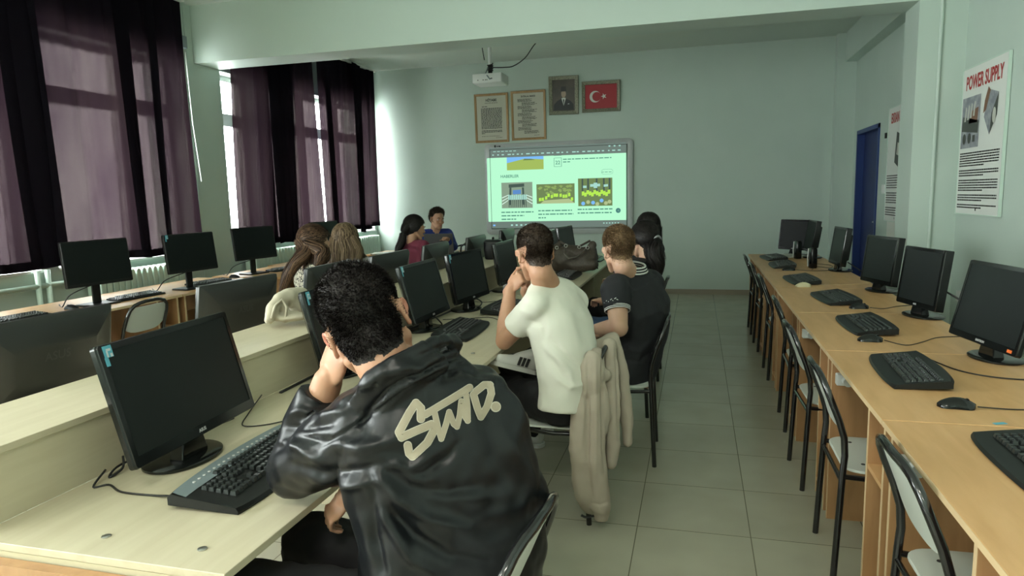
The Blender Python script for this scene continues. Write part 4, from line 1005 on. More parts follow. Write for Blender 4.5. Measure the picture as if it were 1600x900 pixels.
flat('painted_suit', [(-0.15, -h+0.01), (0.15, -h+0.01), (0.145, -0.13), (0.10, -0.08), (0.04, -0.05), (-0.04, -0.05), (-0.10, -0.08), (-0.145, -0.13)], su, 1)
flat('painted_shirt', [(0, -0.15), (0.032, -0.05), (0.025, -0.035), (-0.025, -0.035), (-0.032, -0.05)], sh, 2)
flat('painted_tie', [(0, -0.15), (0.010, -0.07), (0.006, -0.055), (-0.006, -0.055), (-0.010, -0.07)], su, 3)
flat('painted_face', [(0.036*math.cos(a), 0.022+0.056*math.sin(a)) for a in [k*PI/10 for k in range(20)]], sk, 3)
flat('painted_hat', [(-0.042, 0.055), (0.042, 0.055), (0.036, 0.125), (-0.036, 0.125)], ht, 4)
flat('painted_pocket_square', [(0.06, -0.13), (0.085, -0.128), (0.085, -0.12), (0.06, -0.122)], sh, 4)
M['red'] = mat('flag_red', (0.36, 0.012, 0.022), 0.5)
t, w, h, y = pframe('ornate frame with a red flag bearing a white crescent and star', -1.65, -1.09, 2.68, 3.12, 0.05, M['ornate'], M['red'], R(3), 0.005, 0.035, group=GF)
wm = mat('flag_white', (0.66, 0.66, 0.62), 0.5)
oc = [(-0.085+0.082*math.cos(a), 0.082*math.sin(a)) for a in [R(28)+k*R(304)/30 for k in range(31)]]
ic = [(-0.062+0.065*math.cos(a), 0.065*math.sin(a)) for a in [R(36)+k*R(288)/30 for k in range(31)]]
mb = MB(); mb.add([(a, y-0.0006, b) for a, b in oc+ic], [(k, k+1, 32+k, 31+k) for k in range(30)])
obj('crescent', mb, wm, t)
st = [(0.042+(0.045 if k % 2 == 0 else 0.0175)*math.cos(PI+k*PI/5), (0.045 if k % 2 == 0 else 0.0175)*math.sin(PI+k*PI/5)) for k in range(10)]
mb = MB(); mb.add([(0.042, y-0.0006, 0)]+[(a, y-0.0006, b) for a, b in st], [(0, 1+k, 1+(k+1) % 10) for k in range(10)])
obj('star', mb, wm, t)

# ------------------------------------------------------------------ projector under the ceiling
t = thing('projector', 'white projector hanging from the ceiling on a short white pole', 'projector', (-2.60, 8.75, 3.0), 0)
pj = MB()
pj.loft([[(a, b, z) for a, b in rrect(0.40*k, 0.32*k, 0.02, 4)] for z, k in ((-0.075, 0.93), (-0.065, 1.0), (0.035, 1.0), (0.045, 0.97))])
obj('projector_body', pj, M['white'], t, smooth=True, angle=30)
obj('projector_lens', MB().cyl((0.08, 0.16, -0.01), (0.08, 0.185, -0.012), 0.035), M['gloss'], t, smooth=True, angle=40)
mb = MB()
for x in (-0.12, -0.05, -0.02, 0.0): mb.box((x-0.006, -0.1615, -0.04), (x+0.006, -0.16, -0.028))
obj('connector_panel', mb, M['ink'], t)
obj('ceiling_plate', MB().lathe([(0.0001, 0.478), (0.07, 0.478), (0.07, 0.492), (0.0001, 0.495)], 24, (0, 0, 0)), M['white'], t, smooth=True, angle=40)
obj('mount_pole', MB().cyl((0, 0, 0.12), (0, 0, 0.48), 0.022), M['white'], t, smooth=True, angle=40)
obj('mount_bracket', MB().box((-0.06, -0.06, 0.045), (0.06, 0.06, 0.06)).cyl((0, 0, 0.06), (0, 0, 0.17), 0.028), M['plastic'], t)
for k in range(3):
    obj('wound_cable', MB().tube([(0.034*math.cos(a), 0.034*math.sin(a), 0.10+0.03*k+0.012*math.sin(a)+a*0.004) for a in [j*PI/6 for j in range(14)]], 0.007, 8), M['cable'], t, smooth=True)
obj('dangling_cable', MB().tube([(-0.02, -0.03, 0.14), (-0.03, -0.12, 0.05), (0.02, -0.178, 0.0), (0.04, -0.175, -0.03), (0.07, -0.165, -0.02)], 0.008, 8), M['silver'], t, smooth=True)
cord('black cable running from the projector mount across the ceiling', [(-2.57, 8.75, 3.14), (-2.40, 8.75, 3.13), (-2.28, 8.74, 3.14), (-2.12, 8.7, 3.22), (-1.98, 8.62, 3.35), (-1.82, 8.55, 3.46), (-1.70, 8.5, 3.49)], 0.007)
cord('short thin cable hanging beside the projector pole', [(-2.70, 8.75, 3.40), (-2.69, 8.75, 3.33), (-2.675, 8.75, 3.24)], 0.006)

# ------------------------------------------------------------------ posters on the right wall
def poster(label, y0, y1, z0, z1, title, kind):
    """local frame: +X to the reader's right (world -Y), +Z up, face towards -Y local (world -X)"""
    t = thing('poster', label, 'poster', (XR-0.004, (y0+y1)/2, (z0+z1)/2), -PI/2, 'framed component posters on the right wall')
    w, h = (y1-y0)/2, (z1-z0)/2
    obj('poster_board', MB().box((-w, -0.018, -h), (w, 0, h)), M['pvc'], t)
    e = MB()
    for a, b in (((-w-.002, -h-.002), (w+.002, -h+0.006)), ((-w-.002, h-0.006), (w+.002, h+.002)), ((-w-.002, -h+.0065), (-w+0.006, h-.0065)), ((w-0.006, -h+.0065), (w+.002, h-.0065))): e.box((a[0], -0.0215, a[1]), (b[0], -0.0005, b[1]))
    obj('poster_rim', e, M['radiator'], t)
    y = -0.0195
    rd = M['poster_red'] if 'poster_red' in M else M.setdefault('poster_red', mat('poster_red_print', (0.42, 0.02, 0.02), 0.5))
    m_ = text_mb(title, 0.118, 0.0004, 'CENTER', 0.0028, 0, 1.0)
    A = Matrix.Translation((0, y, h-0.12)) @ Matrix.Rotation(R(90), 4, 'X') @ Matrix.Diagonal((0.80 if kind == 0 else 0.78, 1.2, 1, 1))
    m_.v = [tuple(A @ Vector(p)) for p in m_.v]
    obj('poster_title', m_, rd, t)
    g1 = mat('poster_photo_grey', (0.20, 0.21, 0.25), 0.5, noise=(18, (0.38, 0.39, 0.42))); g2 = mat('poster_photo_dark', (0.05, 0.055, 0.05), 0.5); g3 = mat('poster_photo_light', (0.55, 0.56, 0.5), 0.5); cu = mat('poster_photo_brown', (0.20, 0.09, 0.05), 0.5)
    def fl(name, pts, m, k): return obj(name, MB().add([(a, y-0.0003*k, b) for a, b in pts], [tuple(range(len(pts)))]), m, t)
    if kind == 0:
        fl('printed_photo', [(-w+0.03, 0.02-0.07), (-0.03, 0.02-0.07), (-0.03, h-0.22), (-w+0.03, h-0.22)], g1, 1)
        fl('photo_case', [(-w+0.04, 0.08), (-0.05, 0.05), (-0.04, 0.14), (-w+0.05, 0.19)], g2, 2)
        for k in range(4): fl('photo_coil', [(-w+0.08+k*0.055, 0.15+0.01*k), (-w+0.11+k*0.055, 0.15+0.01*k), (-w+0.12+k*0.055, 0.25+0.01*k), (-w+0.10+k*0.055, 0.26+0.01*k)], g3, 3)
        fl('photo_board', [(-w+0.16, 0.13), (-0.07, 0.13), (-0.06, 0.24), (-w+0.22, 0.22)], cu, 2)
        for c in (-w+0.1, -w+0.2): fl('photo_fan', [(c+0.035*math.cos(a), 0.02+0.04*math.sin(a)) for a in [k*PI/7 for k in range(14)]], g2, 3)
        fl('photo_socket', [(-w+0.26, -0.01), (-w+0.31, -0.01), (-w+0.31, 0.04), (-w+0.26, 0.04)], g2, 3)
        fl('photo_unit', [(0.05, 0.15), (0.16, 0.02), (0.27, 0.15), (0.28, 0.30), (0.15, 0.33), (0.07, 0.26)], g1, 1)
        fl('photo_unit_side', [(0.16, 0.02), (0.27, 0.15), (0.28, 0.30), (0.18, 0.17)], g2, 2)
        fl('photo_fan', [(0.225+0.03*math.cos(a), 0.15+0.055*math.sin(a)) for a in [k*PI/7 for k in range(14)]], g3, 3)
        fl('photo_wires', [(0.03, 0.18), (0.08, 0.20), (0.14, 0.33), (0.10, 0.36), (0.05, 0.27)], cu, 3)
        blocks = [(-0.09, 7), (-0.255, 3), (-0.345-0.0, 6), (-0.0, 0)]
        starts = [(-0.10, 5), (-0.225, 3), (-0.315, 5), (-0.43, 2)]
        zz = -0.095; lines = []
        for n_ in (6, 3, 5, 3, 2):
            for j in range(n_): lines.append((zz, j == n_-1)); zz -= 0.0185
            zz -= 0.018
    else:
        fl('printed_photo', [(-0.10, 0.02), (0.10, -0.05), (0.15, 0.28), (-0.05, 0.33)], g2, 1)
        fl('photo_chip', [(-0.04, 0.10), (0.06, 0.08), (0.08, 0.20), (-0.01, 0.22)], g3, 2)
        zz = -0.12; lines = []
        for n_ in (6, 5, 4):
            for j in range(n_): lines.append((zz, j == n_-1)); zz -= 0.025
            zz -= 0.03
    r_ = random.Random(5)
    for z, last in lines:
        mb = MB(); words_(mb, -w+0.035, (w-0.05) if not last else 0.1, z, 0.010, y+0.0003, r_); obj('text_line', mb, M['ink'], t)
    obj('page_mark', MB().box((-0.008, y-0.0005, -h+0.03), (0.008, y, -h+0.05)), M['ink'], t)
    return t
poster('large white POWER SUPPLY poster on the right wall', 5.36, 6.17, 1.275, 2.37, 'POWER SUPPLY', 0)
poster('poster headed EKRAN half hidden behind the right column', 7.50, 8.0+0.30, 1.13, 2.32, 'EKRAN KARTI', 1)
for o in bpy.data.objects:
    if o.name == 'poster.001': pass
tag(obj('wall_sensor', MB().cbox((XR-0.012, 8.44, 2.05), (0.02, 0.03, 0.06)), M['plastic'], bevel=0.004), 'small dark box on the wall between the blue door and the hidden poster', 'wall fitting')
tag(obj('notice', MB().cbox((XR-0.002, 8.0, 0.98), (0.003, 0.5, 0.30)), M['paper']), 'plain white notice on the wall below the half-hidden poster', 'notice')
t = thing('cable_clamp', 'grey curtain cord fitting high on the wall beside the nearer curtain', 'wall fitting', (-5.0, 6.0, 2.75))
obj('clamp_body', MB().cbox((0, 0.03, 0.35), (0.06, 0.06, 0.12)), M['silver'], t, bevel=0.005)
obj('clamp_arm', MB().cbox((0.02, -0.02, 0.38), (0.03, 0.06, 0.03)), M['silver'], t, bevel=0.003)
tag(obj('cord', MB().tube([(-4.97, 6.02, 3.0), (-4.96, 6.03, 2.3), (-4.97, 6.10, 1.72)], 0.006, 6), M['white'], smooth=True), 'white curtain cord hanging down the column', 'cord')

# ------------------------------------------------------------------ people: sculpting helpers
def ell_ring(c, a, b, n=24, p=2.3):
    out = []
    for k in range(n):
        t = 2*PI*k/n; ct, st = math.cos(t), math.sin(t)
        out.append(Vector(c) + Vector(a)*math.copysign(abs(ct)**(2/p), ct) + Vector(b)*math.copysign(abs(st)**(2/p), st))
    return out

def blob_mesh(prims, voxel, smooth=4, factor=0.5):
    mb = MB()
    for q in prims:
        k = q[0]
        if k in 'cf':
            _, p0, r0, p1, r1 = q
            p0, p1 = Vector(p0), Vector(p1)
            if (p1-p0).length > 1e-5: mb.tube([p0, p1], [r0, r1], 18)
            if k == 'c': mb.ball(p0, r0, 16, 10); mb.ball(p1, r1, 16, 10)
        elif k == 'e':
            c, r, Rm = Vector(q[1]), q[2], (q[3] if len(q) > 3 and q[3] is not None else Matrix.Identity(3))
            t = MB().ball((0, 0, 0), tuple(r), 22, 14)
            mb.add([tuple(c + Rm @ Vector(v)) for v in t.v], t.f)
        elif k == 't':
            mb.loft([ell_ring(c, a, b) for c, a, b in q[1]])
    me = bpy.data.meshes.new('sculpt'); me.from_pydata(mb.v, [], mb.f)
    o = bpy.data.objects.new('sculpt', me); COL.objects.link(o)
    md = o.modifiers.new('r', 'REMESH'); md.mode = 'VOXEL'; md.voxel_size = voxel
    if smooth: sm = o.modifiers.new('s', 'SMOOTH'); sm.factor = factor; sm.iterations = smooth
    dg = bpy.context.evaluated_depsgraph_get()
    out = bpy.data.meshes.new_from_object(o.evaluated_get(dg))
    bpy.data.objects.remove(o); bpy.data.meshes.remove(me)
    return out

def coords(me):
    a = np.empty(len(me.vertices)*3); me.vertices.foreach_get('co', a); return a.reshape(-1, 3)
def normals(me):
    a = np.empty(len(me.vertices)*3); me.vertices.foreach_get('normal', a); return a.reshape(-1, 3)

def place(name, me, m, parent, keep=None):
    """mesh in world coordinates -> child of parent (parents are never rotated)"""
    co = coords(me)
    co = co - np.array(parent.location)
    me.vertices.foreach_set('co', co.ravel())
    me.polygons.foreach_set('use_smooth', [True]*len(me.polygons))
    me.materials.clear()
    me.materials.append(m); me.update(); me.name = name
    o = bpy.data.objects.new(name, me); COL.objects.link(o); o.parent = parent
    return o

def tree_of(me):
    return BVHTree.FromPolygons([v.co.copy() for v in me.vertices], [tuple(p.vertices) for p in me.polygons])

def frame(fwd, up):
    f = Vector(fwd).normalized(); u = Vector(up); u = (u - f*u.dot(f)).normalized(); r = f.cross(u)
    return Matrix((r, f, u)).transposed()      # columns: right, forward, up

def limb(pts, rs, kind='c'):
    return [(kind, pts[i], rs[i], pts[i+1], rs[i+1]) for i in range(len(pts)-1)]

def head_prims(c, F, s=1.0, fem=False, ears=True, detail=True):
    P = lambda x, y, z: Vector(c) + F @ (Vector((x, y, z))*s)
    E3 = lambda x, y, z, r, M3=None: ('e', P(x, y, z), tuple(q*s for q in r), F if M3 is None else F @ M3)
    j = 0.9 if fem else 1.0
    pr = [E3(0, -0.012, 0.040, (0.074, 0.094, 0.082)), E3(0, 0.035, 0.0, (0.062, 0.060, 0.080)), E3(0, 0.040, -0.055, (0.047*j, 0.050, 0.052)),
          E3(0, 0.070, -0.098, (0.022*j, 0.020, 0.018)), E3(0, 0.084, 0.020, (0.045, 0.016, 0.014)),
          ('c', P(0, 0.094, 0.012), 0.008*s, P(0, 0.110, -0.026), 0.0105*s), E3(0, 0.104, -0.030, (0.017, 0.011, 0.009)),
          E3(0.036, 0.068, -0.024, (0.022, 0.022, 0.022)), E3(-0.036, 0.068, -0.024, (0.022, 0.022, 0.022)),
          E3(0, 0.092, -0.058, (0.024, 0.010, 0.0065)), E3(0, 0.090, -0.068, (0.021, 0.011, 0.0075))]
    for q in (-1, 1):
        pr.append(('c', P(q*0.056*j, 0.0, -0.045), 0.017*s, P(q*0.028*j, 0.055, -0.092), 0.017*s))
        if ears:
            A = Matrix.Rotation(q*R(-34), 3, 'Z') @ Matrix.Rotation(R(-10), 3, 'X')
            O = Vector((q*0.0765, -0.006, -0.006))
            rim = []
            for k in range(11):
                t = R(115-28*k)
                rim.append(O + A @ Vector((q*(0.006+0.004*math.sin(k)), 0.006-0.017*math.cos(t)*(1 if k else 1), 0.006+0.030*math.sin(t) if k < 8 else 0.006+0.030*math.sin(t))))
            pts = [O + A @ Vector((q*xx, yy, zz)) for xx, yy, zz in ((0.001, 0.010, 0.010), (0.004, 0.007, 0.023), (0.007, -0.003, 0.029), (0.009, -0.014, 0.024), (0.010, -0.018, 0.010), (0.009, -0.014, -0.006), (0.005, -0.004, -0.018), (0.001, 0.004, -0.022), (-0.002, 0.009, -0.016))]
            for i in range(len(pts)-1): pr.append(('c', P(*pts[i]), 0.0052*s, P(*pts[i+1]), 0.0052*s))
            pr.append(('e', P(*(O + A @ Vector((q*0.003, -0.004, 0.006)))), (0.0035*s, 0.014*s, 0.023*s), F @ A))
    return pr

HAIRLINE = ([0, 50, 75, 90, 105, 130, 180], [0.075, 0.060, 0.012, 0.010, -0.022, -0.055, -0.070])
def short_hair(parent, body_me, c, F, s, m, n, length, seed, thick=0.012, hairline=HAIRLINE, fade=0.05, curl=0.35, flow=(0, -0.2, -0.5), width=0.0011, tree=None, name='hair'):
    tree = tree or tree_of(body_me)
    r_ = random.Random(seed)
    cc = Vector(c) + F @ Vector((0, -0.008*s, 0.02*s))
    FT = F.transposed()
    def region(d):
        """0 outside .. 1 well inside the haircut"""
        ang = math.degrees(math.atan2(abs(d.x), d.y))
        h = np.interp(ang, hairline[0], hairline[1])*s
        return h
    def hit(d):
        w = F @ d
        o_ = cc + w*0.3
        loc, nrm, i, dist = tree.ray_cast(o_, -w, 0.30)
        return loc, nrm
    def inside(d, loc):
        L = FT @ (loc-Vector(c))
        if (loc-cc).length > 0.128*s: return -1
        if abs(L.x) > 0.080*s and L.z < 0.04*s: return -1
        v = (L.z - region(d))/(fade*s)
        if abs(L.x) > 0.055*s: v = min(v, 0.12+max(0, (L.z-0.02*s)/(0.07*s)))
        return v
    mb = MB()
    nu, nv = 64, 40
    vs = []; ins = []
    for j in range(nv+1):
        th = PI*j/nv
        for i in range(nu):
            ph = 2*PI*i/nu
            d = Vector((math.sin(th)*math.cos(ph), math.sin(th)*math.sin(ph), math.cos(th)))
            loc, nrm = hit(d)
            if loc is None: vs.append(tuple(cc)); ins.append(False); continue
            v = inside(d, loc)
            L = FT @ (loc-Vector(c))
            w = F @ d

            off = -0.002 if v < 0.22 else (0.0002 + thick*min(1, v-0.22)**0.8)
            off += (0.0015*math.sin(23*d.x+5*d.z)*math.sin(19*d.y+3) if v > 0.3 else 0)
            p = loc + w*off
            vs.append(tuple(p)); ins.append(v >= 0.22)
    fs = [(j*nu+i, (j+1)*nu+i, (j+1)*nu+(i+1) % nu, j*nu+(i+1) % nu) for j in range(nv) for i in range(nu)]
    fs = [f for f in fs if sum(ins[k] for k in f) >= 2]
    mb.add(vs, fs)
    SV, SF = [], []
    k = 0; tries = 0
    while k < n and tries < n*6:
        tries += 1
        z = r_.uniform(-0.75, 1); a = r_.uniform(0, 2*PI); q = math.sqrt(1-z*z)
        d = Vector((q*math.cos(a), q*math.sin(a), z))
        loc, nrm = hit(d)
        if loc is None: continue
        v = inside(d, loc)
        if v < 0.02 or r_.random() > min(1, 0.35+v): continue
        f = min(1, max(0.12, v))
        ln = length*f*r_.uniform(0.7, 1.25)
        w = F @ d
        base = loc + w*(thick*min(1, v)**0.7*0.8-0.001)
        fl = F @ Vector((flow[0]+curl*math.sin(9*d.x+2*d.z+1.3)*0.6, flow[1]+curl*math.sin(8*d.y+5*d.z), flow[2]))
        j3 = Vector((r_.gauss(0, 1), r_.gauss(0, 1), r_.gauss(0, 1)))*curl
        dr = (w*0.9 + fl + j3).normalized()
        side = dr.cross(Vector((r_.gauss(0, 1), r_.gauss(0, 1), r_.gauss(0, 1)))).normalized()*width
        dr2 = (dr + fl*0.8 + Vector((r_.gauss(0, 1), r_.gauss(0, 1), r_.gauss(0, 1)))*curl*0.6).normalized()
        p1 = base + dr*ln*0.55; p2 = p1 + dr2*ln*0.5
        b = len(SV)
        SV += [tuple(base-side), tuple(base+side), tuple(p1+side*0.8), tuple(p1-side*0.8), tuple(p2)]
        SF += [(b, b+1, b+2, b+3), (b+3, b+2, b+4)]
        k += 1
    mb.add(SV, SF)
    me = bpy.data.meshes.new(name); me.from_pydata(mb.v, [], mb.f); me.update()
    return place(name, me, m, parent)

def bundle(mb, ctrl, rad, n, seed, width=0.0016, wave=0.0, wfreq=3.0, seg=14, spread_end=0.0, base=True):
    """a lock of hair: many thin ribbons swept along a path; rad per control point"""
    r_ = random.Random(seed)
    P = [Vector(p) for p in ctrl]; m = len(P)
    def ev(t):
        x = t*(m-1); i = min(int(x), m-2); s = x-i
        p0 = P[max(0, i-1)]; p1 = P[i]; p2 = P[i+1]; p3 = P[min(m-1, i+2)]
        q = 0.5*((2*p1)+(-p0+p2)*s+(2*p0-5*p1+4*p2-p3)*s*s+(-p0+3*p1-3*p2+p3)*s**3)
        return q, rad[i]*(1-s)+rad[i+1]*s
    pts = [ev(k/seg) for k in range(seg+1)]
    tang = [(pts[min(seg, k+1)][0]-pts[max(0, k-1)][0]).normalized() for k in range(seg+1)]
    ref = Vector((0.31, 0.2, 0.93)) if abs(tang[0].z) < 0.9 else Vector((1, 0.1, 0))
    fr = []
    for t in tang:
        u = (ref-t*ref.dot(t)).normalized(); fr.append((u, t.cross(u))); ref = u
    if base:
        mb.loft([[pts[k][0] + (fr[k][0]*math.cos(a)+fr[k][1]*math.sin(a))*pts[k][1]*0.86*(1 if k < seg else 0.3) for a in [2*PI*j/12 for j in range(12)]] for k in range(seg+1)])
    for i in range(n):
        a = r_.uniform(0, 2*PI); q = r_.uniform(0.75, 1.08); ph = r_.uniform(0, 6.28) if wave else 0; ph0 = 0.6*math.sin(3*a)
        w_ = width*r_.uniform(0.6, 1.5); t0 = r_.uniform(0, 0.1); t1 = r_.uniform(0.82, 1.0+spread_end)
        da = r_.gauss(0, 0.35)
        vs = []
        for k in range(seg+1):
            t = t0+(t1-t0)*k/seg; x = min(seg-0.001, max(0, t*seg)); kk = int(x)
            p, rr = ev(min(1, t)); u, v = fr[kk]
            aa = a + da*t + wave*math.sin(wfreq*2*PI*t+ph0+ph*0.25)*0.6
            rr = rr*q*(1+wave*0.25*math.sin(wfreq*2*PI*t*1.3+ph))
            dirn = u*math.cos(aa)+v*math.sin(aa)
            c = p + dirn*rr + tang[kk]*max(0, t-1)*0.02
            sd = (v*math.cos(aa)-u*math.sin(aa))*w_*(1-0.75*(k/seg)**3)
            vs += [tuple(c-sd), tuple(c+sd)]
        mb.add(vs, [(2*k, 2*k+1, 2*k+3, 2*k+2) for k in range(seg)])
    return mb

def scalp_hair(mb, tree, c, F, s, n, seed, target, steps=12, off=0.012, width=0.0018, hairline=([0, 60, 90, 120, 180], [0.07, 0.05, 0.0, -0.03, -0.07]), part=0.0, fall=0.5, jit=0.12, length=0.2):
    """ribbons lying on the head, combed towards target(p)->direction"""
    r_ = random.Random(seed); FT = F.transposed(); cc = Vector(c)+F @ Vector((0, -0.008*s, 0.02*s))
    k = 0; tries = 0
    while k < n and tries < n*8:
        tries += 1
        z = r_.uniform(-0.5, 1); a = r_.uniform(0, 2*PI); q = math.sqrt(1-z*z)
        d = Vector((q*math.cos(a), q*math.sin(a), z)); w = F @ d
        loc, nrm, i, dist = tree.ray_cast(cc+w*0.3, -w, 0.3)
        if loc is None: continue
        L = FT @ (loc-Vector(c))
        ang = math.degrees(math.atan2(abs(d.x), d.y))
        if L.z < np.interp(ang, hairline[0], hairline[1])*s: continue
        p = loc + w*off*r_.uniform(0.6, 1.1); pts = [p.copy()]
        st = length/steps
        for j in range(steps):
            dr = target(p, FT @ (p-Vector(c))/s).normalized() + Vector((r_.gauss(0, jit), r_.gauss(0, jit), r_.gauss(0, jit)))
            p = p + dr*st
            rd = p-cc; dd = rd.normalized()
            loc2, n2, _, _ = tree.ray_cast(cc+dd*0.3, -dd, 0.3)
            if loc2 is not None:
                need = (loc2-cc).length+off*r_.uniform(0.85, 1.1)
                if rd.length < need or (FT @ dd).z > -0.2: p = cc+dd*max(need, min(rd.length, need))
            pts.append(p.copy())
        w_ = width*r_.uniform(0.6, 1.4); vs = []
        for j, p in enumerate(pts):
            t = (pts[min(steps, j+1)]-pts[max(0, j-1)])
            sd = t.cross(p-cc).normalized()*w_*(1-0.8*(j/steps)**3)
            vs += [tuple(p-sd), tuple(p+sd)]
        mb.add(vs, [(2*j, 2*j+1, 2*j+3, 2*j+2) for j in range(steps)])
        k += 1
    return mb

def cap_mesh(mb, tree, c, F, s, thick, hairline):
    FT = F.transposed(); cc = Vector(c)+F @ Vector((0, -0.008*s, 0.02*s)); nu, nv = 56, 36; vs = []; ins = []
    for j in range(nv+1):
        th = PI*j/nv
        for i in range(nu):
            ph = 2*PI*i/nu; d = Vector((math.sin(th)*math.cos(ph), math.sin(th)*math.sin(ph), math.cos(th))); w = F @ d
            loc, nrm, _, _ = tree.ray_cast(cc+w*0.3, -w, 0.3)
            if loc is None or (loc-cc).length > 0.128*s: vs.append(tuple(cc+w*0.07*s)); ins.append(False); continue
            L = FT @ (loc-Vector(c)); ang = math.degrees(math.atan2(abs(d.x), d.y))
            v = (L.z - np.interp(ang, hairline[0], hairline[1])*s)/(0.02*s)
            vs.append(tuple(loc + w*(-0.004 if v < 0 else thick*min(1, v)))); ins.append(v >= 0)
    return mb.add(vs, [f for f in [(j*nu+i, (j+1)*nu+i, (j+1)*nu+(i+1) % nu, j*nu+(i+1) % nu) for j in range(nv) for i in range(nu)] if sum(ins[k] for k in f) >= 2])

def mesh_of(mb, name='part'):
    me = bpy.data.meshes.new(name); me.from_pydata(mb.v, [], mb.f); me.update(); return me

def hand_prims(wrist, F, s=1.0, side=1, curl=(60, 70, 45), spread=0.0, thumb=(0.02, 0.05, -0.02)):
    """F columns: right, forward (towards the fingers), up (back of the hand); side=+1 thumb towards +right; curl in degrees bends the fingers down"""
    P = lambda x, y, z: Vector(wrist) + F @ (Vector((x, y, z))*s)
    pr = [('e', P(0, 0.045, 0), (0.040*s, 0.048*s, 0.0145*s), F), ('c', P(0, -0.02, 0), 0.025*s, P(0, 0.02, 0), 0.023*s)]
    for k, (x, L) in enumerate(((0.030, 0.072), (0.010, 0.082), (-0.010, 0.076), (-0.029, 0.060))):
        x *= side
        p = Vector((x, 0.082 - 0.10*abs(x-0.01*side), 0.002)); a = 0; r0 = 0.0092-0.0006*k
        for j, (cv, fr) in enumerate(zip(curl, (0.45, 0.31, 0.24))):
            a += R(cv)*(1+0.05*k)
            dr = Vector((side*spread*(1.5-k)*0.12, math.cos(a), -math.sin(a)))
            q = p + dr*L*fr*1.05
            pr.append(('c', P(*p), r0*s*(1-0.08*j), P(*q), r0*s*(0.93-0.08*j)))
            p = q
    t0 = Vector((side*0.028, 0.022, -0.004)); t1 = Vector((side*0.048, 0.050, -0.014)); t2 = t1 + Vector((side*thumb[0], thumb[1]*0.6, thumb[2])); t3 = t2 + Vector((-side*0.004, 0.022, -0.010))
    pr += [('c', P(*t0), 0.0155*s, P(*t1), 0.0125*s), ('c', P(*t1), 0.0118*s, P(*t2), 0.0098*s), ('c', P(*t2), 0.0098*s, P(*t3), 0.0085*s)]
    return pr

def to_px(co):
    d = co - np.array(CAM)
    z = d @ np.array(CF); x = d @ np.array(CR); y = d @ np.array(CU)
    return 800+FPX*x/z, 450-FPX*y/z, z

def press_folds(me, folds, eye_side=True):
    """sculpt creases and ridges: folds = [(polyline, width, height)], polylines given where the cloth is seen"""
    co = coords(me); n = normals(me)
    px, py, z = to_px(co)
    view = co-np.array(CAM); view /= np.linalg.norm(view, axis=1)[:, None]
    facing = np.clip(-(view*n).sum(1)*2.0, 0, 1)
    disp = np.zeros(len(co))
    for pl, w, h in folds:
        best = np.full(len(co), 1e9)
        L = len(pl)-1; tb = np.zeros(len(co))
        for i in range(L):
            a = np.array(pl[i], float); b = np.array(pl[i+1], float); ab = b-a; l2 = (ab**2).sum()
            t = np.clip(((px-a[0])*ab[0]+(py-a[1])*ab[1])/l2, 0, 1)
            dx = px-(a[0]+t*ab[0]); dy = py-(a[1]+t*ab[1]); dd = np.hypot(dx, dy)
            m_ = dd < best; best[m_] = dd[m_]; tb[m_] = (i+t[m_])/L
        disp += h*np.exp(-(best/w)**2)*np.sin(PI*np.clip(tb*0.94+0.03, 0, 1))**0.5
    co = co + n*(disp*facing)[:, None]
    me.vertices.foreach_set('co', co.ravel()); me.update()

def ruffle(me, scale, amp, seed=0):
    """soft cloth unevenness"""
    from mathutils import noise
    co = coords(me); n = normals(me)
    d = np.array([noise.noise(Vector(p)*scale+Vector((seed, 0, 0)))+0.5*noise.noise(Vector(p)*scale*2.3+Vector((seed, 3, 0))) for p in co])
    co = co + n*(d*amp)[:, None]
    me.vertices.foreach_set('co', co.ravel()); me.update()

def skin_mat(name, c, c2):
    return mat(name, c, 0.5, spec=0.35, noise=(14, c2), bump=(220, 0.12, 0.0008), sub=0.12)
M['skin'] = skin_mat('tan_skin', (0.42, 0.225, 0.145), (0.47, 0.26, 0.165))
M['skin_light'] = skin_mat('light_skin', (0.50, 0.31, 0.21), (0.55, 0.33, 0.24))
M['ear'] = skin_mat('reddish_skin', (0.40, 0.15, 0.105), (0.44, 0.19, 0.13))
M['lips'] = mat('lip_skin', (0.35, 0.10, 0.09), 0.5)
M['eye'] = mat('eye_white', (0.6, 0.58, 0.55), 0.2); M['iris'] = mat('dark_iris', (0.02, 0.012, 0.008), 0.2)
def hair_mat(name, c1, c2, rough=0.38):
    m = mat(name, c1, 0.5, spec=0.22)
    nt = m.node_tree; g = nt.nodes.new('ShaderNodeNewGeometry'); r = nt.nodes.new('ShaderNodeValToRGB')
    r.color_ramp.elements[0].color = (*c1, 1); r.color_ramp.elements[1].color = (*c2, 1); r.color_ramp.elements[0].position = 0.25; r.color_ramp.elements[1].position = 0.95
    nt.links.new(g.outputs['Random Per Island'], r.inputs['Fac']); nt.links.new(r.outputs['Color'], nt.nodes['Principled BSDF'].inputs['Base Color'])
    return m
M['hair_black'] = hair_mat('near_black_hair', (0.006, 0.005, 0.005), (0.020, 0.016, 0.015))
M['hair_dark'] = hair_mat('very_dark_brown_hair', (0.022, 0.014, 0.010), (0.050, 0.034, 0.024))
M['hair_brown'] = hair_mat('dark_brown_streaked_hair', (0.016, 0.008, 0.005), (0.15, 0.085, 0.050))
M['hair_light'] = hair_mat('light_brown_hair', (0.050, 0.030, 0.017), (0.26, 0.18, 0.11))
M['hair_sandy'] = hair_mat('sandy_brown_hair', (0.085, 0.050, 0.026), (0.24, 0.155, 0.085))

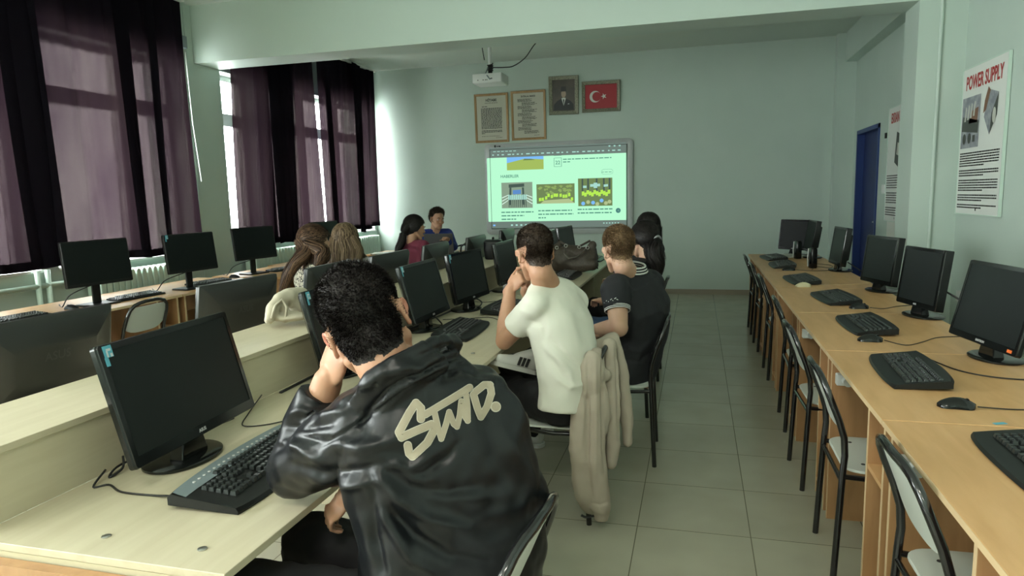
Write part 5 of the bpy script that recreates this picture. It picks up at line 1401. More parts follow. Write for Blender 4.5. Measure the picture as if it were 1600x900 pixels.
def face_bits(root, c, F, s, brow='hair_dark'):
    P = lambda x, y, z: Vector(c) + F @ (Vector((x, y, z))*s) - root.location
    for q in (-1, 1):
        e = obj('eye', MB().ball(P(q*0.031, 0.084, 0.004), 0.0085*s, 14, 9), M['eye'], root, smooth=True)
        obj('iris', MB().ball(P(q*0.031, 0.0885, 0.004), 0.0052*s, 12, 8), M['iris'], e, smooth=True)
        obj('eyebrow', MB().tube([P(q*0.014, 0.099, 0.021), P(q*0.030, 0.098, 0.026), P(q*0.048, 0.084, 0.020)], [0.003*s, 0.0042*s, 0.002*s], 8), M[brow], root, smooth=True)
    obj('lips', MB().tube([P(-0.022, 0.095, -0.062), P(0, 0.1035, -0.060), P(0.022, 0.095, -0.062)], [0.002*s, 0.006*s, 0.002*s], 8), M['lips'], root, smooth=True)

# ================================================================== the man in the black leather jacket (nearest)
root = thing('person', 'person in a black leather jacket with SWD. lettering, leaning on the left hand', 'person', (-0.58, 1.38, 0.0))
hc = at(576, 512, 1.50)
hf = frame(CF*0.97 - CU*0.24 - CR*0.05, CU*0.904 - CR*0.427)
HS = 1.10
Pj = lambda x, y, z: hc + hf @ (Vector((x, y, z))*HS)
shL, shR = at(562, 668, 1.49), at(742, 626, 1.63)
elL = at(463, 716, 1.64); elL.z = 0.858
wrL = at(512, 596, 1.60)
tr = (shR-shL).normalized()
spine = [at(652, 590, 1.50), at(660, 636, 1.52), at(684, 700, 1.55), at(706, 790, 1.56), at(712, 890, 1.57), at(712, 985, 1.58)]
tf = tr.cross(Vector((0, 0, 1))).normalized()*-1
if tf.dot(CF) < 0: tf = -tf
def torso(sp, W, D, right, fw):
    rings = []
    for i, p in enumerate(sp):
        ax = (sp[min(i+1, len(sp)-1)]-sp[max(0, i-1)]).normalized()
        a = (right-ax*right.dot(ax)).normalized(); b = ax.cross(a)
        rings.append((p, a*W[i], b*D[i]))
    return ('t', rings)
body = head_prims(hc, hf, HS)
body += limb([Pj(0, -0.03, -0.02), Pj(0.0, -0.04, -0.09), at(645, 586, 1.52)], [0.062, 0.058, 0.060])
body += [torso(spine, [0.06, 0.15, 0.17, 0.16, 0.15, 0.16], [0.06, 0.08, 0.10, 0.10, 0.10, 0.11], tr, tf)]
body += limb([shL, elL, wrL], [0.05, 0.046, 0.035])
handF = frame((at(540, 528, 1.55)-wrL), -CF*0.75 - CR*0.65 + CU*0.1)
body += hand_prims(wrL, handF, 1.12, -1, curl=(50, 75, 45))
# right arm folded down towards the lap
elR = shR + Vector((-0.08, 0.02, -0.29)); wrR = at(545, 775, 1.66)
body += limb([shR, elR, wrR], [0.05, 0.042, 0.030])
rf = frame(Vector((-0.5, -0.1, -0.5)), Vector((-0.3, -0.6, 0.7)))
body += hand_prims(wrR, rf, 0.88, 1, curl=(35, 40, 25))
bm = blob_mesh(body, 0.0042, 3, 0.5)
tree = tree_of(bm)
bo = place('body', bm.copy(), M['skin'], root)
# reddish tint of the ears, by position on the head
bo.data.materials.append(M['ear'])
cw = coords(bm); Li = (cw-np.array(hc)) @ np.array(hf)
ear_v = (np.abs(Li[:, 0]) > 0.079*HS) & (Li[:, 2] < 0.045) & (Li[:, 2] > -0.05) & (np.abs(Li[:, 1]) < 0.06)
idx = [1 if all(ear_v[v] for v in p.vertices) else 0 for p in bo.data.polygons]
bo.data.polygons.foreach_set('material_index', idx)
short_hair(root, bm, hc, hf, HS, M['hair_black'], 24000, 0.013, 3, thick=0.013, curl=0.45, flow=(0.12, -0.5, -0.5), tree=tree, width=0.0009, fade=0.05, hairline=([0, 50, 75, 90, 105, 130, 180], [0.075, 0.060, 0.012, 0.010, -0.03, -0.075, -0.095]))
# trousers
M['black_cloth'] = mat('black_trouser_cloth', (0.008, 0.008, 0.010), 0.85, bump=(40, 0.2, 0.004))
hipc = spine[-1]
kL, kR = Vector((-1.0, 1.27, 0.60)), Vector((-1.0, 1.52, 0.60))
fL, fR = Vector((-1.02, 1.27, 0.10)), Vector((-1.02, 1.55, 0.10))
seatp = Vector((-0.56, 1.38, 0.56))
pr = limb([seatp+Vector((0, -0.09, 0)), kL, fL], [0.10, 0.072, 0.05]) + limb([seatp+Vector((0, 0.09, 0)), kR, fR], [0.10, 0.072, 0.05]) + [('e', seatp, (0.16, 0.19, 0.095))]
me = blob_mesh(pr, 0.012, 5); ruffle(me, 14, 0.008); place('trousers', me, M['black_cloth'], root)
M['shoe_white'] = mat('white_sneaker', (0.55, 0.55, 0.52), 0.5); M['shoe_dark'] = mat('grey_sneaker', (0.10, 0.10, 0.10), 0.6)
def shoe(root, p, d, m, stripes=None, s=1.0):
    """p: heel on the floor; d: direction of the toes"""
    d = Vector(d).normalized(); u = Vector((0, 0, 1)); u = (u-d*u.dot(d)).normalized(); r_ = d.cross(u)
    P = lambda a, b, c: Vector(p) + (d*a + r_*b + u*c)*s
    me = blob_mesh([('c', P(0.0, 0, 0.045), 0.038*s, P(0.10, 0, 0.042), 0.040*s), ('c', P(0.10, 0, 0.040), 0.040*s, P(0.20, 0, 0.032), 0.032*s), ('c', P(-0.005, 0, 0.05), 0.036*s, P(-0.005, 0, 0.10), 0.038*s), ('c', P(0, 0, 0.10), 0.036*s, P(0.09, 0, 0.065), 0.03*s)], 0.006, 4)
    o = place('shoe', me, m, root)
    sl = MB().loft([[P(0.10+a, b, z) - root.location for a, b in rrect(0.285, 0.092 if z else 0.088, 0.04, 5)] for z in (0.0, 0.022)])
    obj('sole', sl, M['shoe_white'], o)
    if stripes:
        q = MB()
        for k in range(3):
            for sd in (-1, 1):
                pts = [P(0.05+0.026*k, sd*0.0405, 0.03), P(0.066+0.026*k, sd*0.0405, 0.03), P(0.056+0.026*k, sd*0.036, 0.075), P(0.04+0.026*k, sd*0.036, 0.075)]
                pts2 = [v + r_*sd*0.004*s for v in pts]
                q.loft([[v-root.location for v in pts], [v-root.location for v in pts2]])
        obj('stripe', q, stripes, o)['kind'] = 'stuff'
    return o
shoe(root, (-1.0, 1.27, 0), (-1, -0.1, 0), M['shoe_dark']); shoe(root, (-1.0, 1.56, 0), (-1, 0.1, 0), M['shoe_dark'])
# jacket
M['leather'] = mat('black_leather', (0.005, 0.006, 0.0075), 0.36, spec=0.34, bump=(300, 0.12, 0.0006))
jk = [torso(spine, [0.09, 0.195, 0.225, 0.225, 0.220, 0.215], [0.085, 0.11, 0.135, 0.14, 0.14, 0.13], tr, tf)]
jk += limb([shL, (shL+elL)/2+Vector((0.0, -0.01, 0.0)), elL], [0.082, 0.080, 0.068]) + limb([elL, at(478, 668, 1.62)], [0.068, 0.058])
jk += [('f', at(477, 668, 1.62), 0.058, at(500, 612, 1.60), 0.046)]
jk += limb([shR, shR+Vector((-0.05, 0.02, -0.15)), elR], [0.088, 0.08, 0.07])
jk += limb([elR, elR*0.25+wrR*0.75], [0.07, 0.050])
jk += limb([shL+(CU*0.01), at(628, 622, 1.50)], [0.078, 0.065]) + limb([shR, at(690, 590, 1.56)], [0.078, 0.066])
jk += [('e', at(816, 775, 1.62), (0.065, 0.06, 0.085)), ('e', at(800, 850, 1.60), (0.08, 0.08, 0.13))]
jk += limb([at(606, 770, 1.56), at(612, 900, 1.56), at(615, 990, 1.56)], [0.07, 0.075, 0.08])
# collar: a raised band round the back of the neck
cp = [(546, 652, 1.47), (556, 622, 1.42), (580, 592, 1.385), (616, 564, 1.375), (660, 538, 1.41), (692, 526, 1.50), (706, 530, 1.58)]
for k in range(len(cp)-1):
    for (dx, dy, dd, r0) in ((0, 0, 0, 0.0125), (7, 9, 0.004, 0.016), (15, 18, 0.012, 0.018), (25, 30, 0.03, 0.022)):
        if k > 3 and dx > 7: continue
        e_ = 0.4 if k == 0 else 1
        if k > 3: r0 *= 0.8
        jk.append(('c', at(cp[k][0]+dx*e_, cp[k][1]+dy*e_, cp[k][2]+dd), r0, at(cp[k+1][0]+dx, cp[k+1][1]+dy, cp[k+1][2]+dd), r0))
jk += limb([at(600, 650, 1.47), at(650, 614, 1.47), at(712, 598, 1.60)], [0.062, 0.064, 0.062])
jm = blob_mesh(jk, 0.0055, 6, 0.5)
ruffle(jm, 9, 0.010, 4)
F_ = [([(487, 705), (530, 680), (580, 648), (630, 612), (680, 585), (742, 560)], 3.0, -0.006), ([(489, 700), (532, 674), (582, 641), (632, 605), (682, 578), (742, 554)], 3.5, 0.003),
      ([(562, 664), (578, 640), (606, 612), (642, 590), (690, 565), (735, 552)], 4, -0.014), ([(540, 620), (575, 600), (600, 580), (590, 600)], 9, 0.012), ([(600, 585), (640, 573), (665, 580)], 9, 0.010), ([(640, 590), (680, 560), (720, 545), (760, 552)], 10, 0.009), ([(650, 560), (700, 540), (740, 548)], 6, -0.008),
      ([(450, 650), (470, 640), (500, 650), (540, 640)], 7, 0.012), ([(445, 668), (480, 668), (520, 662)], 6, -0.010), ([(440, 690), (470, 700), (500, 722)], 7, 0.012), ([(460, 680), (500, 690), (540, 680)], 6, -0.008), ([(455, 725), (500, 740), (560, 735), (610, 720)], 7, -0.010), ([(480, 750), (540, 760), (590, 752)], 8, 0.012),
      ([(500, 630), (540, 612), (570, 610)], 7, -0.008), ([(520, 690), (560, 700), (610, 690)], 10, 0.010),
      ([(575, 745), (600, 790), (650, 840), (700, 870), (760, 880)], 10, -0.014), ([(590, 740), (620, 778), (670, 812), (730, 826)], 9, 0.014), ([(600, 735), (640, 760), (700, 770), (745, 760)], 9, -0.010),
      ([(590, 760), (605, 810), (640, 870), (680, 900)], 9, 0.014), ([(580, 780), (585, 840), (600, 900)], 8, -0.012), ([(600, 720), (640, 735), (690, 700)], 9, 0.008), ([(610, 735), (660, 740), (700, 715), (720, 690)], 7, -0.007),
      ([(735, 545), (745, 575), (738, 600)], 5, -0.005), ([(760, 560), (770, 590), (772, 620)], 5, 0.005), ([(780, 660), (800, 700), (850, 770)], 12, 0.008), ([(755, 650), (775, 710), (820, 790)], 12, -0.007),
      ([(640, 740), (680, 770), (740, 780), (800, 770)], 12, 0.008), ([(700, 830), (760, 850), (820, 840)], 14, 0.008)]
press_folds(jm, F_)
jt = tree_of(jm)
jo = place('leather_jacket', jm.copy(), M['leather'], root)
# lettering sewn on the back
def on_cloth(x, y, lift):
    d = (CF + CR*((x-800)/FPX) - CU*((y-450)/FPX)).normalized()
    loc, n, i, dist = jt.ray_cast(CAM, d, 5)
    return None if loc is None else loc + n*lift
def stroke(mb, pts, w, lift):
    """a rounded ribbon of cloth following the jacket"""
    P = [np.array(p, float) for p in pts]; fine = []
    for i in range(len(P)-1):
        L = np.linalg.norm(P[i+1]-P[i]); m_ = max(2, int(L/2.5))
        for k in range(m_): fine.append(P[i]+(P[i+1]-P[i])*k/m_)
    fine.append(P[-1])
    rows = []
    for i, p in enumerate(fine):
        t = fine[min(i+1, len(fine)-1)]-fine[max(0, i-1)]; t = t/np.linalg.norm(t); nrm = np.array([-t[1], t[0]])
        rows.append([on_cloth(*(p+nrm*w*u), lift) for u in (-1, -0.5, 0, 0.5, 1)])
    if any(q is None for r_ in rows for q in r_): return
    vs = [tuple(q-root.location) for r_ in rows for q in r_]
    mb.add(vs, [(5*i+k, 5*i+k+1, 5*i+k+6, 5*i+k+5) for i in range(len(rows)-1) for k in range(4)])
    for c in [P[0], P[-1]] + P[1:-1]:
        ring = [on_cloth(c[0]+w*math.cos(a), c[1]+w*math.sin(a), lift) for a in [2*PI*k/18 for k in range(18)]]
        cc = on_cloth(c[0], c[1], lift)
        if cc is None or any(q is None for q in ring): continue
        mb.add([tuple(cc-root.location)]+[tuple(q-root.location) for q in ring], [(0, 1+k, 1+(k+1) % 18) for k in range(18)])
U = lambda L: [(600+x/2.647, 560+y/2.647) for x, y in L]
SW = [[(152, 250), (152, 205), (132, 184), (105, 225), (62, 305), (72, 326), (130, 300), (195, 272), (212, 285), (178, 348), (118, 406), (104, 392), (98, 358)],
      [(170, 232), (260, 178), (352, 122)], [(208, 225), (222, 285), (236, 332), (256, 270), (268, 222), (286, 270), (300, 282), (312, 235), (318, 178), (334, 240), (345, 258), (343, 200), (338, 152)],
      [(368, 150), (384, 205), (398, 242), (424, 200), (442, 145), (438, 112), (412, 112), (378, 138)]]
for w_, lift, m_, nm in ((17.5/2.647, 0.0018, mat('pale_lettering_border', (0.50, 0.46, 0.38), 0.7), 'lettering_border'), (14.0/2.647, 0.0030, mat('beige_lettering', (0.36, 0.31, 0.235), 0.75, bump=(600, 0.3, 0.0005)), 'lettering')):
    q = MB()
    for k, s_ in enumerate(SW): stroke(q, U(s_), w_*(1, 0.9, 0.74, 0.88)[k], lift)
    stroke(q, U([(460, 200), (460.5, 201)]), w_*1.25, lift)
    lo = obj(nm, q, m_, jo, smooth=True)
for k in range(1): pass

# ================================================================== the man in the white T-shirt
root = thing('person', 'person in a white T-shirt, elbows on the desk and chin on the fists', 'person', (-0.60, 3.05, 0.0))
hc = at(836, 397, 3.08); hf = frame(CF*0.95 - CR*0.26 - CU*0.12, CU*0.99 - CR*0.12)
Pj = lambda x, y, z: hc + hf @ (Vector((x, y, z)))
shL, shR = at(836, 477, 3.01), at(898, 471, 3.23)
elL = at(788, 536, 3.20); elL.z = 0.825; wrL = at(797, 452, 3.24)
elR = at(842, 520, 3.52); elR.z = 0.82; wrR = at(822, 452, 3.36)
tr = (shR-shL).normalized(); tf = Vector((-0.8, 0.55, 0))
spine = [at(858, 448, 3.14), at(864, 470, 3.14), at(876, 508, 3.12), at(884, 552, 3.10), at(888, 600, 3.10), at(886, 640, 3.10)]
body = head_prims(hc, hf, 1.03)
body += limb([Pj(0, -0.02, -0.02), Pj(0, -0.045, -0.09), at(855, 448, 3.12)], [0.057, 0.054, 0.066])
body += [torso(spine, [0.06, 0.12, 0.14, 0.13, 0.12, 0.11], [0.05, 0.07, 0.085, 0.085, 0.08, 0.08], tr, tf)]
body += limb([shL, (shL*0.45+elL*0.55), elL], [0.040, 0.046, 0.042]) + limb([elL, elL*0.65+wrL*0.35, wrL], [0.041, 0.043, 0.027])
body += limb([shR, (shR*0.45+elR*0.55), elR], [0.038, 0.044, 0.040]) + limb([elR, elR*0.65+wrR*0.35, wrR], [0.040, 0.041, 0.027])
tgt = Pj(-0.02, 0.09, -0.10)
body += hand_prims(wrL, frame((at(820, 424, 3.20)-wrL), -CF*0.8 - CR*0.5 + CU*0.35), 1.0, -1, curl=(70, 80, 40))
body += hand_prims(wrR, frame((at(833, 424, 3.26)-wrR), CF*0.2 + CR*0.9 + CU*0.4), 1.0, 1, curl=(60, 80, 40))
bm = blob_mesh(body, 0.0048, 3, 0.5); tree = tree_of(bm)
bo = place('body', bm.copy(), M['skin'], root)
short_hair(root, bm, hc, hf, 1.03, M['hair_dark'], 15000, 0.010, 5, thick=0.011, curl=0.3, flow=(0, -0.5, -0.5), tree=tree, width=0.0011, fade=0.10, hairline=([0, 50, 75, 90, 105, 130, 180], [0.075, 0.060, 0.012, 0.010, -0.03, -0.075, -0.095]))
M['white_cotton'] = mat('white_cotton', (0.66, 0.65, 0.57), 0.85, bump=(60, 0.1, 0.003))
js = [torso(spine, [0.085, 0.165, 0.180, 0.165, 0.155, 0.15], [0.07, 0.105, 0.12, 0.12, 0.115, 0.11], tr, tf)]
js += limb([shL, shL*0.75+elL*0.25], [0.066, 0.065]) + [('f', shL*0.76+elL*0.24, 0.067, shL*0.40+elL*0.60, 0.066)]
js += limb([shR, shR*0.7+elR*0.3], [0.066, 0.063]) + [('f', shR*0.7+elR*0.3, 0.062, shR*0.45+elR*0.55, 0.060)]
js += limb([shL, at(846, 462, 3.08), at(856, 452, 3.12)], [0.066, 0.070, 0.060]) + limb([shR, at(882, 458, 3.18), at(866, 450, 3.14)], [0.066, 0.068, 0.060])
js += [('e', at(870, 488, 3.16), (0.175, 0.10, 0.115), frame(tf, Vector((0, 0, 1)))), ('e', at(866, 470, 3.14), (0.13, 0.085, 0.08), frame(tf, Vector((0, 0, 1))))]
ncx = at(856, 440, 3.13); nu_ = (Vector((0.12, -0.12, 1))).normalized(); a0 = (CR-nu_*CR.dot(nu_)).normalized(); b0 = nu_.cross(a0)
for k in range(24):
    a, b = 2*PI*k/24, 2*PI*(k+1)/24
    f_ = lambda t: ncx + a0*0.073*math.cos(t) + b0*0.070*math.sin(t) - nu_*(0.004 if True else 0)
    js.append(('c', f_(a), 0.008, f_(b), 0.008))
tm = blob_mesh(js, 0.007, 16, 0.5); ruffle(tm, 8, 0.006, 2)
press_folds(tm, [([(850, 540), (870, 560), (890, 580), (895, 605)], 5, 0.010), ([(860, 530), (885, 555), (910, 575)], 4, -0.008), ([(840, 500), (850, 512), (852, 528)], 4, -0.006), ([(812, 484), (832, 492)], 3.5, 0.004), ([(822, 500), (845, 508)], 3.5, -0.006), ([(868, 590), (890, 605), (915, 600)], 4, 0.008), ([(862, 560), (880, 590)], 4, -0.006), ([(870, 470), (890, 500), (905, 540)], 8, 0.006)])
place('t_shirt', tm, M['white_cotton'], root)
kL, kR = Vector((-1.00, 2.98, 0.57)), Vector((-1.02, 3.35, 0.53))
seatp = Vector((-0.58, 3.04, 0.545))
pr = limb([seatp+Vector((0, -0.08, 0)), kR+Vector((0, -0.1, 0)), Vector((-0.98, 3.2, 0.10))], [0.098, 0.07, 0.05]) + limb([seatp+Vector((0, 0.08, 0.02)), Vector((-0.95, 3.42, 0.60)), Vector((-0.86, 3.18, 0.655))], [0.095, 0.068, 0.048]) + [('e', seatp+Vector((0, 0, 0.02)), (0.15, 0.18, 0.095))]
me = blob_mesh(pr, 0.012, 5); ruffle(me, 14, 0.008); place('trousers', me, M['black_cloth'], root)
shoe(root, at(826, 583, 3.28), at(788, 574, 3.2)-at(826, 583, 3.28), M['shoe_white'], M['ink'], 0.9)
shoe(root, (-0.96, 3.2, 0), (-1, 0.2, 0), M['shoe_white'], M['ink'])

# ================================================================== the man in the black polo shirt
root = thing('person', 'person with short sandy hair in a black polo shirt with white-striped collar and cuffs', 'person', (-0.45, 3.87, 0.0))
hc = at(966, 392, 3.76); hf = frame(CF*0.98 - CR*0.18 - CU*0.06, CU*0.99 - CR*0.10)
S_ = 1.05
Pj = lambda x, y, z: hc + hf @ (Vector((x, y, z))*S_)
shL, shR = at(962, 452, 3.68), at(1016, 444, 3.95)
elL = at(967, 512, 3.60); wrL = at(932, 514, 3.80)
spine = [at(985, 428, 3.82), at(991, 446, 3.82), at(1004, 482, 3.84), at(1003, 520, 3.88), at(992, 560, 3.90), at(982, 598, 3.90)]
tr = (shR-shL).normalized(); tf = Vector((-0.8, 0.5, 0))
body = head_prims(hc, hf, S_)
body += limb([Pj(0, -0.02, -0.02), Pj(0, -0.045, -0.08), at(982, 432, 3.82)], [0.058, 0.056, 0.068])
body += [torso(spine, [0.06, 0.14, 0.16, 0.15, 0.14, 0.15], [0.05, 0.08, 0.10, 0.10, 0.10, 0.11], tr, tf)]
body += limb([shL, shL*0.4+elL*0.6, elL], [0.06, 0.055, 0.047]) + limb([elL, elL*0.6+wrL*0.4, wrL], [0.050, 0.048, 0.030])
body += hand_prims(wrL, frame(Vector((-0.9, 0.2, -0.3)), Vector((0, -0.5, 0.9))), 1.0, -1, curl=(30, 40, 25))
elR = shR + Vector((-0.10, 0.06, -0.27)); wrR = Vector((-0.66, 3.85, 0.66))
body += limb([shR, elR, wrR], [0.055, 0.045, 0.030]) + hand_prims(wrR, frame(Vector((-0.9, -0.2, -0.2)), Vector((0, 0, 1))), 1.0, 1, curl=(30, 40, 25))
bm = blob_mesh(body, 0.005, 3, 0.5); tree = tree_of(bm)
place('body', bm.copy(), M['skin_light'], root)
short_hair(root, bm, hc, hf, S_, M['hair_sandy'], 13000, 0.016, 8, thick=0.013, curl=0.25, flow=(0, 0.1, -0.5), tree=tree, width=0.0012, fade=0.11, hairline=([0, 50, 75, 90, 105, 130, 180], [0.075, 0.060, 0.012, 0.010, -0.03, -0.070, -0.088]))
M['black_knit'] = mat('black_pique_cotton', (0.009, 0.010, 0.013), 0.8, bump=(150, 0.2, 0.002)); M['rib_white'] = mat('white_ribbing', (0.6, 0.6, 0.58), 0.8)
js = [torso(spine, [0.085, 0.18, 0.20, 0.185, 0.175, 0.17], [0.07, 0.11, 0.13, 0.13, 0.125, 0.12], tr, tf)]
js += limb([shL, shL*0.8+elL*0.2], [0.085, 0.078]) + [('f', shL*0.8+elL*0.2, 0.078, shL*0.50+elL*0.50, 0.068)]
js += limb([shR, shR*0.7+elR*0.3], [0.088, 0.08]) + [('f', shR*0.7+elR*0.3, 0.08, shR*0.4+elR*0.6, 0.07)]
js += limb([shL+CU*0.01, at(975, 436, 3.80)], [0.07, 0.062]) + limb([shR+CU*0.01, at(995, 434, 3.86)], [0.072, 0.06])
tm = blob_mesh(js, 0.007, 6, 0.5); ruffle(tm, 8, 0.008, 7); tm_w = None
press_folds(tm, [([(975, 470), (985, 500), (980, 530)], 4, -0.008), ([(1020, 470), (1035, 490), (1030, 515)], 5, 0.008), ([(975, 545), (1000, 550), (1020, 530)], 4, 0.008), ([(975, 560), (1000, 565), (1015, 550)], 3.5, -0.007)])
tmc = tm.copy(); po = place('polo_shirt', tm, M['black_knit'], root)
def ring_prims(c, ax, ref, ra, rb, r, n=22, a0=0, a1=360):
    ax = Vector(ax).normalized(); a = (Vector(ref)-ax*Vector(ref).dot(ax)).normalized(); b = ax.cross(a); out = MB()
    pts = [Vector(c)+a*ra*math.cos(R(a0+(a1-a0)*k/n))+b*rb*math.sin(R(a0+(a1-a0)*k/n)) for k in range(n+1)]
    return pts
nu_ = Vector((0.10, -0.16, 1)).normalized(); nc = at(985, 420, 3.82)
for k, (h, rr, m_) in enumerate(((-0.014, 0.098, 'black_knit'), (-0.006, 0.094, 'rib_white'), (0.001, 0.090, 'black_knit'), (0.008, 0.087, 'rib_white'), (0.015, 0.084, 'black_knit'), (0.022, 0.081, 'rib_white'))):
    pts = [p-root.location for p in ring_prims(nc+nu_*h, nu_, CR, rr, rr*0.95, 0.006)]
    obj('collar_band', MB().tube(pts, 0.0058, 8), M[m_], po, smooth=True)
mk = MB()
for k in range(7):
    a = at(944+3.2*k, 473-0.9*k-(1.5 if k % 2 else 0), 3.4); d = (a-CAM).normalized()
    loc, n_, i_, ds = tree_of(tmc).ray_cast(CAM, d, 6)
    if loc: mk.tube([loc-root.location+n_*0.001, loc-root.location+n_*0.001+CR*0.009+CU*0.006*(1 if k % 2 else -0.6)], 0.0022, 6)
if mk.v: obj('sleeve_script', mk, M['rib_white'], po)
cu = shL*0.50+elL*0.50; ax = (elL-shL).normalized()
for k, m_ in enumerate(('rib_white', 'black_knit', 'rib_white', 'black_knit', 'rib_white')):
    pts = [p-root.location for p in ring_prims(cu+ax*(0.004*k-0.002), ax, CR, 0.068-0.0004*k, 0.068-0.0004*k, 0.004)]
    obj('cuff_band', MB().tube(pts, 0.0034, 6), M[m_], po, smooth=True)
seatp = Vector((-0.45, 3.88, 0.545))
pr = limb([seatp+Vector((0, -0.08, 0)), Vector((-0.92, 3.85, 0.54)), Vector((-0.93, 3.85, 0.10))], [0.095, 0.07, 0.05]) + limb([seatp+Vector((0, 0.08, 0.0)), Vector((-0.92, 4.10, 0.54)), Vector((-0.93, 4.12, 0.1))], [0.095, 0.07, 0.05]) + [('e', seatp, (0.15, 0.18, 0.09))]
me = blob_mesh(pr, 0.012, 5); ruffle(me, 14, 0.008); place('trousers', me, M['black_cloth'], root)
shoe(root, (-0.91, 3.85, 0), (-1, 0, 0), M['shoe_white']); shoe(root, (-0.91, 4.12, 0), (-1, 0.1, 0), M['shoe_white'])

# ================================================================== seated women and the teacher, farther away
M['denim'] = mat('blue_denim', (0.035, 0.07, 0.15), 0.8, bump=(200, 0.2, 0.002))
def seated(label, chair_xy, face, hc, hf, s, skin, top_mat, top_name, leg_mat, neck_r=0.05, W=0.17, sh_drop=0.19, arm_poses=None, fem=True, vox=0.008, seat_z=0.545, lean=0.0, long_sleeve=False, hip_off=(0, 0), legs=True, Wm=1.0):
    cx, cy = chair_xy
    root = thing('person', label, 'person', (cx, cy, 0))
    f = Vector((face[0], face[1], 0)).normalized(); r = Vector((f.y, -f.x, 0))
    hc = Vector(hc)
    neck = hc + hf @ Vector((0, -0.03*s, -0.12*s))
    hip = Vector((cx+hip_off[0], cy+hip_off[1], seat_z))
    up = (neck-hip)
    spine = [neck + Vector((0, 0, -0.02)), neck + up*-0.09, neck+up*-0.30, neck+up*-0.55, neck+up*-0.80, hip]
    shL, shR = spine[1]-r*W*0.82+Vector((0, 0, -0.012)), spine[1]+r*W*0.82+Vector((0, 0, -0.012))
    body = head_prims(hc, hf, s, fem)
    body += limb([hc + hf @ Vector((0, -0.02, -0.03)), neck], [neck_r, neck_r]) + limb([neck, spine[1]], [neck_r, neck_r*1.3])
    body += [torso(spine, [0.05, W*0.8, W*0.85, W*0.75, W*0.8, W*0.9], [0.045, 0.07, 0.09, 0.085, 0.09, 0.1], r, f)]
    arms = arm_poses or [(shL+f*0.10-r*0.05+Vector((0, 0, -0.24)), shL+f*0.32+r*0.05+Vector((0, 0, -0.26))), (shR+f*0.10+r*0.05+Vector((0, 0, -0.24)), shR+f*0.32-r*0.05+Vector((0, 0, -0.26)))]
    cl = [torso(spine, [neck_r*1.15, W*0.98, W*1.04*Wm, W*0.95*Wm, W*1.0*Wm, W*1.08], [0.055, 0.095, 0.12, 0.105, 0.11, 0.12], r, f)]
    for sd, sh, (el, wr) in ((-1, shL, arms[0]), (1, shR, arms[1])):
        el, wr = Vector(el), Vector(wr)
        body += limb([sh, el], [0.045, 0.037]) + limb([el, wr], [0.037, 0.024])
        hd = (wr-el).normalized()
        body += hand_prims(wr, frame(hd, Vector((0, 0, 1)) if abs(hd.z) < 0.85 else -f*1.0+Vector((0, 0, 0.1))), 0.92 if fem else 1.0, -sd, curl=(25, 35, 25))
        e = el if long_sleeve else sh*0.5+el*0.5
        cl += limb([sh, sh*0.7+e*0.3], [0.066, 0.064]) + [('f', sh*0.7+e*0.3, 0.064, e, 0.055)]
        if long_sleeve: cl += limb([el, wr*0.9+el*0.1], [0.052, 0.036])
        cl += limb([sh+Vector((0, 0, 0.008)), neck+Vector((0, 0, -0.035))], [0.055, 0.045])
    bm = blob_mesh(body, vox*0.75, 3, 0.5)
    place('body', bm.copy(), M[skin], root)
    me = blob_mesh(cl, vox, 5, 0.5); ruffle(me, 9, 0.008, cx*7); place(top_name, me, M[top_mat], root)
    if legs:
        pr = []
        for sd in (-1, 1):
            k = hip+f*0.44+r*sd*0.10; k.z = 0.52
            ft = k+f*0.02; ft.z = 0.10
            pr += limb([hip+r*sd*0.08, k, ft], [0.09, 0.066, 0.045])
            shoe(root, (ft.x, ft.y, 0), f, M['shoe_white'])
        pr += [('e', hip, (0.15, 0.15, 0.09))]
        me = blob_mesh(pr, 0.014, 5); ruffle(me, 14, 0.006); place('trousers', me, M[leg_mat], root)
    return root, bm, tree_of(bm), f, r, neck, spine

def blouse_mat():
    m = mat('patterned_blouse', (0.62, 0.58, 0.47), 0.8)
    nt = m.node_tree; b = nt.nodes['Principled BSDF']
    tc = nt.nodes.new('ShaderNodeTexCoord'); v = nt.nodes.new('ShaderNodeTexVoronoi'); v.feature = 'DISTANCE_TO_EDGE'; v.inputs['Scale'].default_value = 46
    mp = nt.nodes.new('ShaderNodeMapping'); mp.inputs['Scale'].default_value = (1.3, 1.3, 0.7); mp.inputs['Rotation'].default_value = (0.5, 0.3, 0.4)
    r = nt.nodes.new('ShaderNodeValToRGB'); r.color_ramp.interpolation = 'CONSTANT'
    r.color_ramp.elements[0].color = (0.015, 0.013, 0.012, 1); r.color_ramp.elements[1].position = 0.10; r.color_ramp.elements[1].color = (0.62, 0.58, 0.47, 1)
    nt.links.new(tc.outputs['Object'], mp.inputs[0]); nt.links.new(mp.outputs[0], v.inputs['Vector']); nt.links.new(v.outputs['Distance'], r.inputs['Fac']); nt.links.new(r.outputs['Color'], b.inputs['Base Color'])
    return m
M['blouse'] = blouse_mat()
M['maroon'] = mat('maroon_cotton', (0.15, 0.022, 0.045), 0.85); M['navy'] = mat('royal_blue_jersey', (0.012, 0.030, 0.20), 0.8)
M['grey_cotton'] = mat('pale_cotton', (0.35, 0.34, 0.33), 0.85)
HL = ([0, 55, 80, 100, 130, 180], [0.070, 0.045, 0.0, -0.03, -0.06, -0.08])

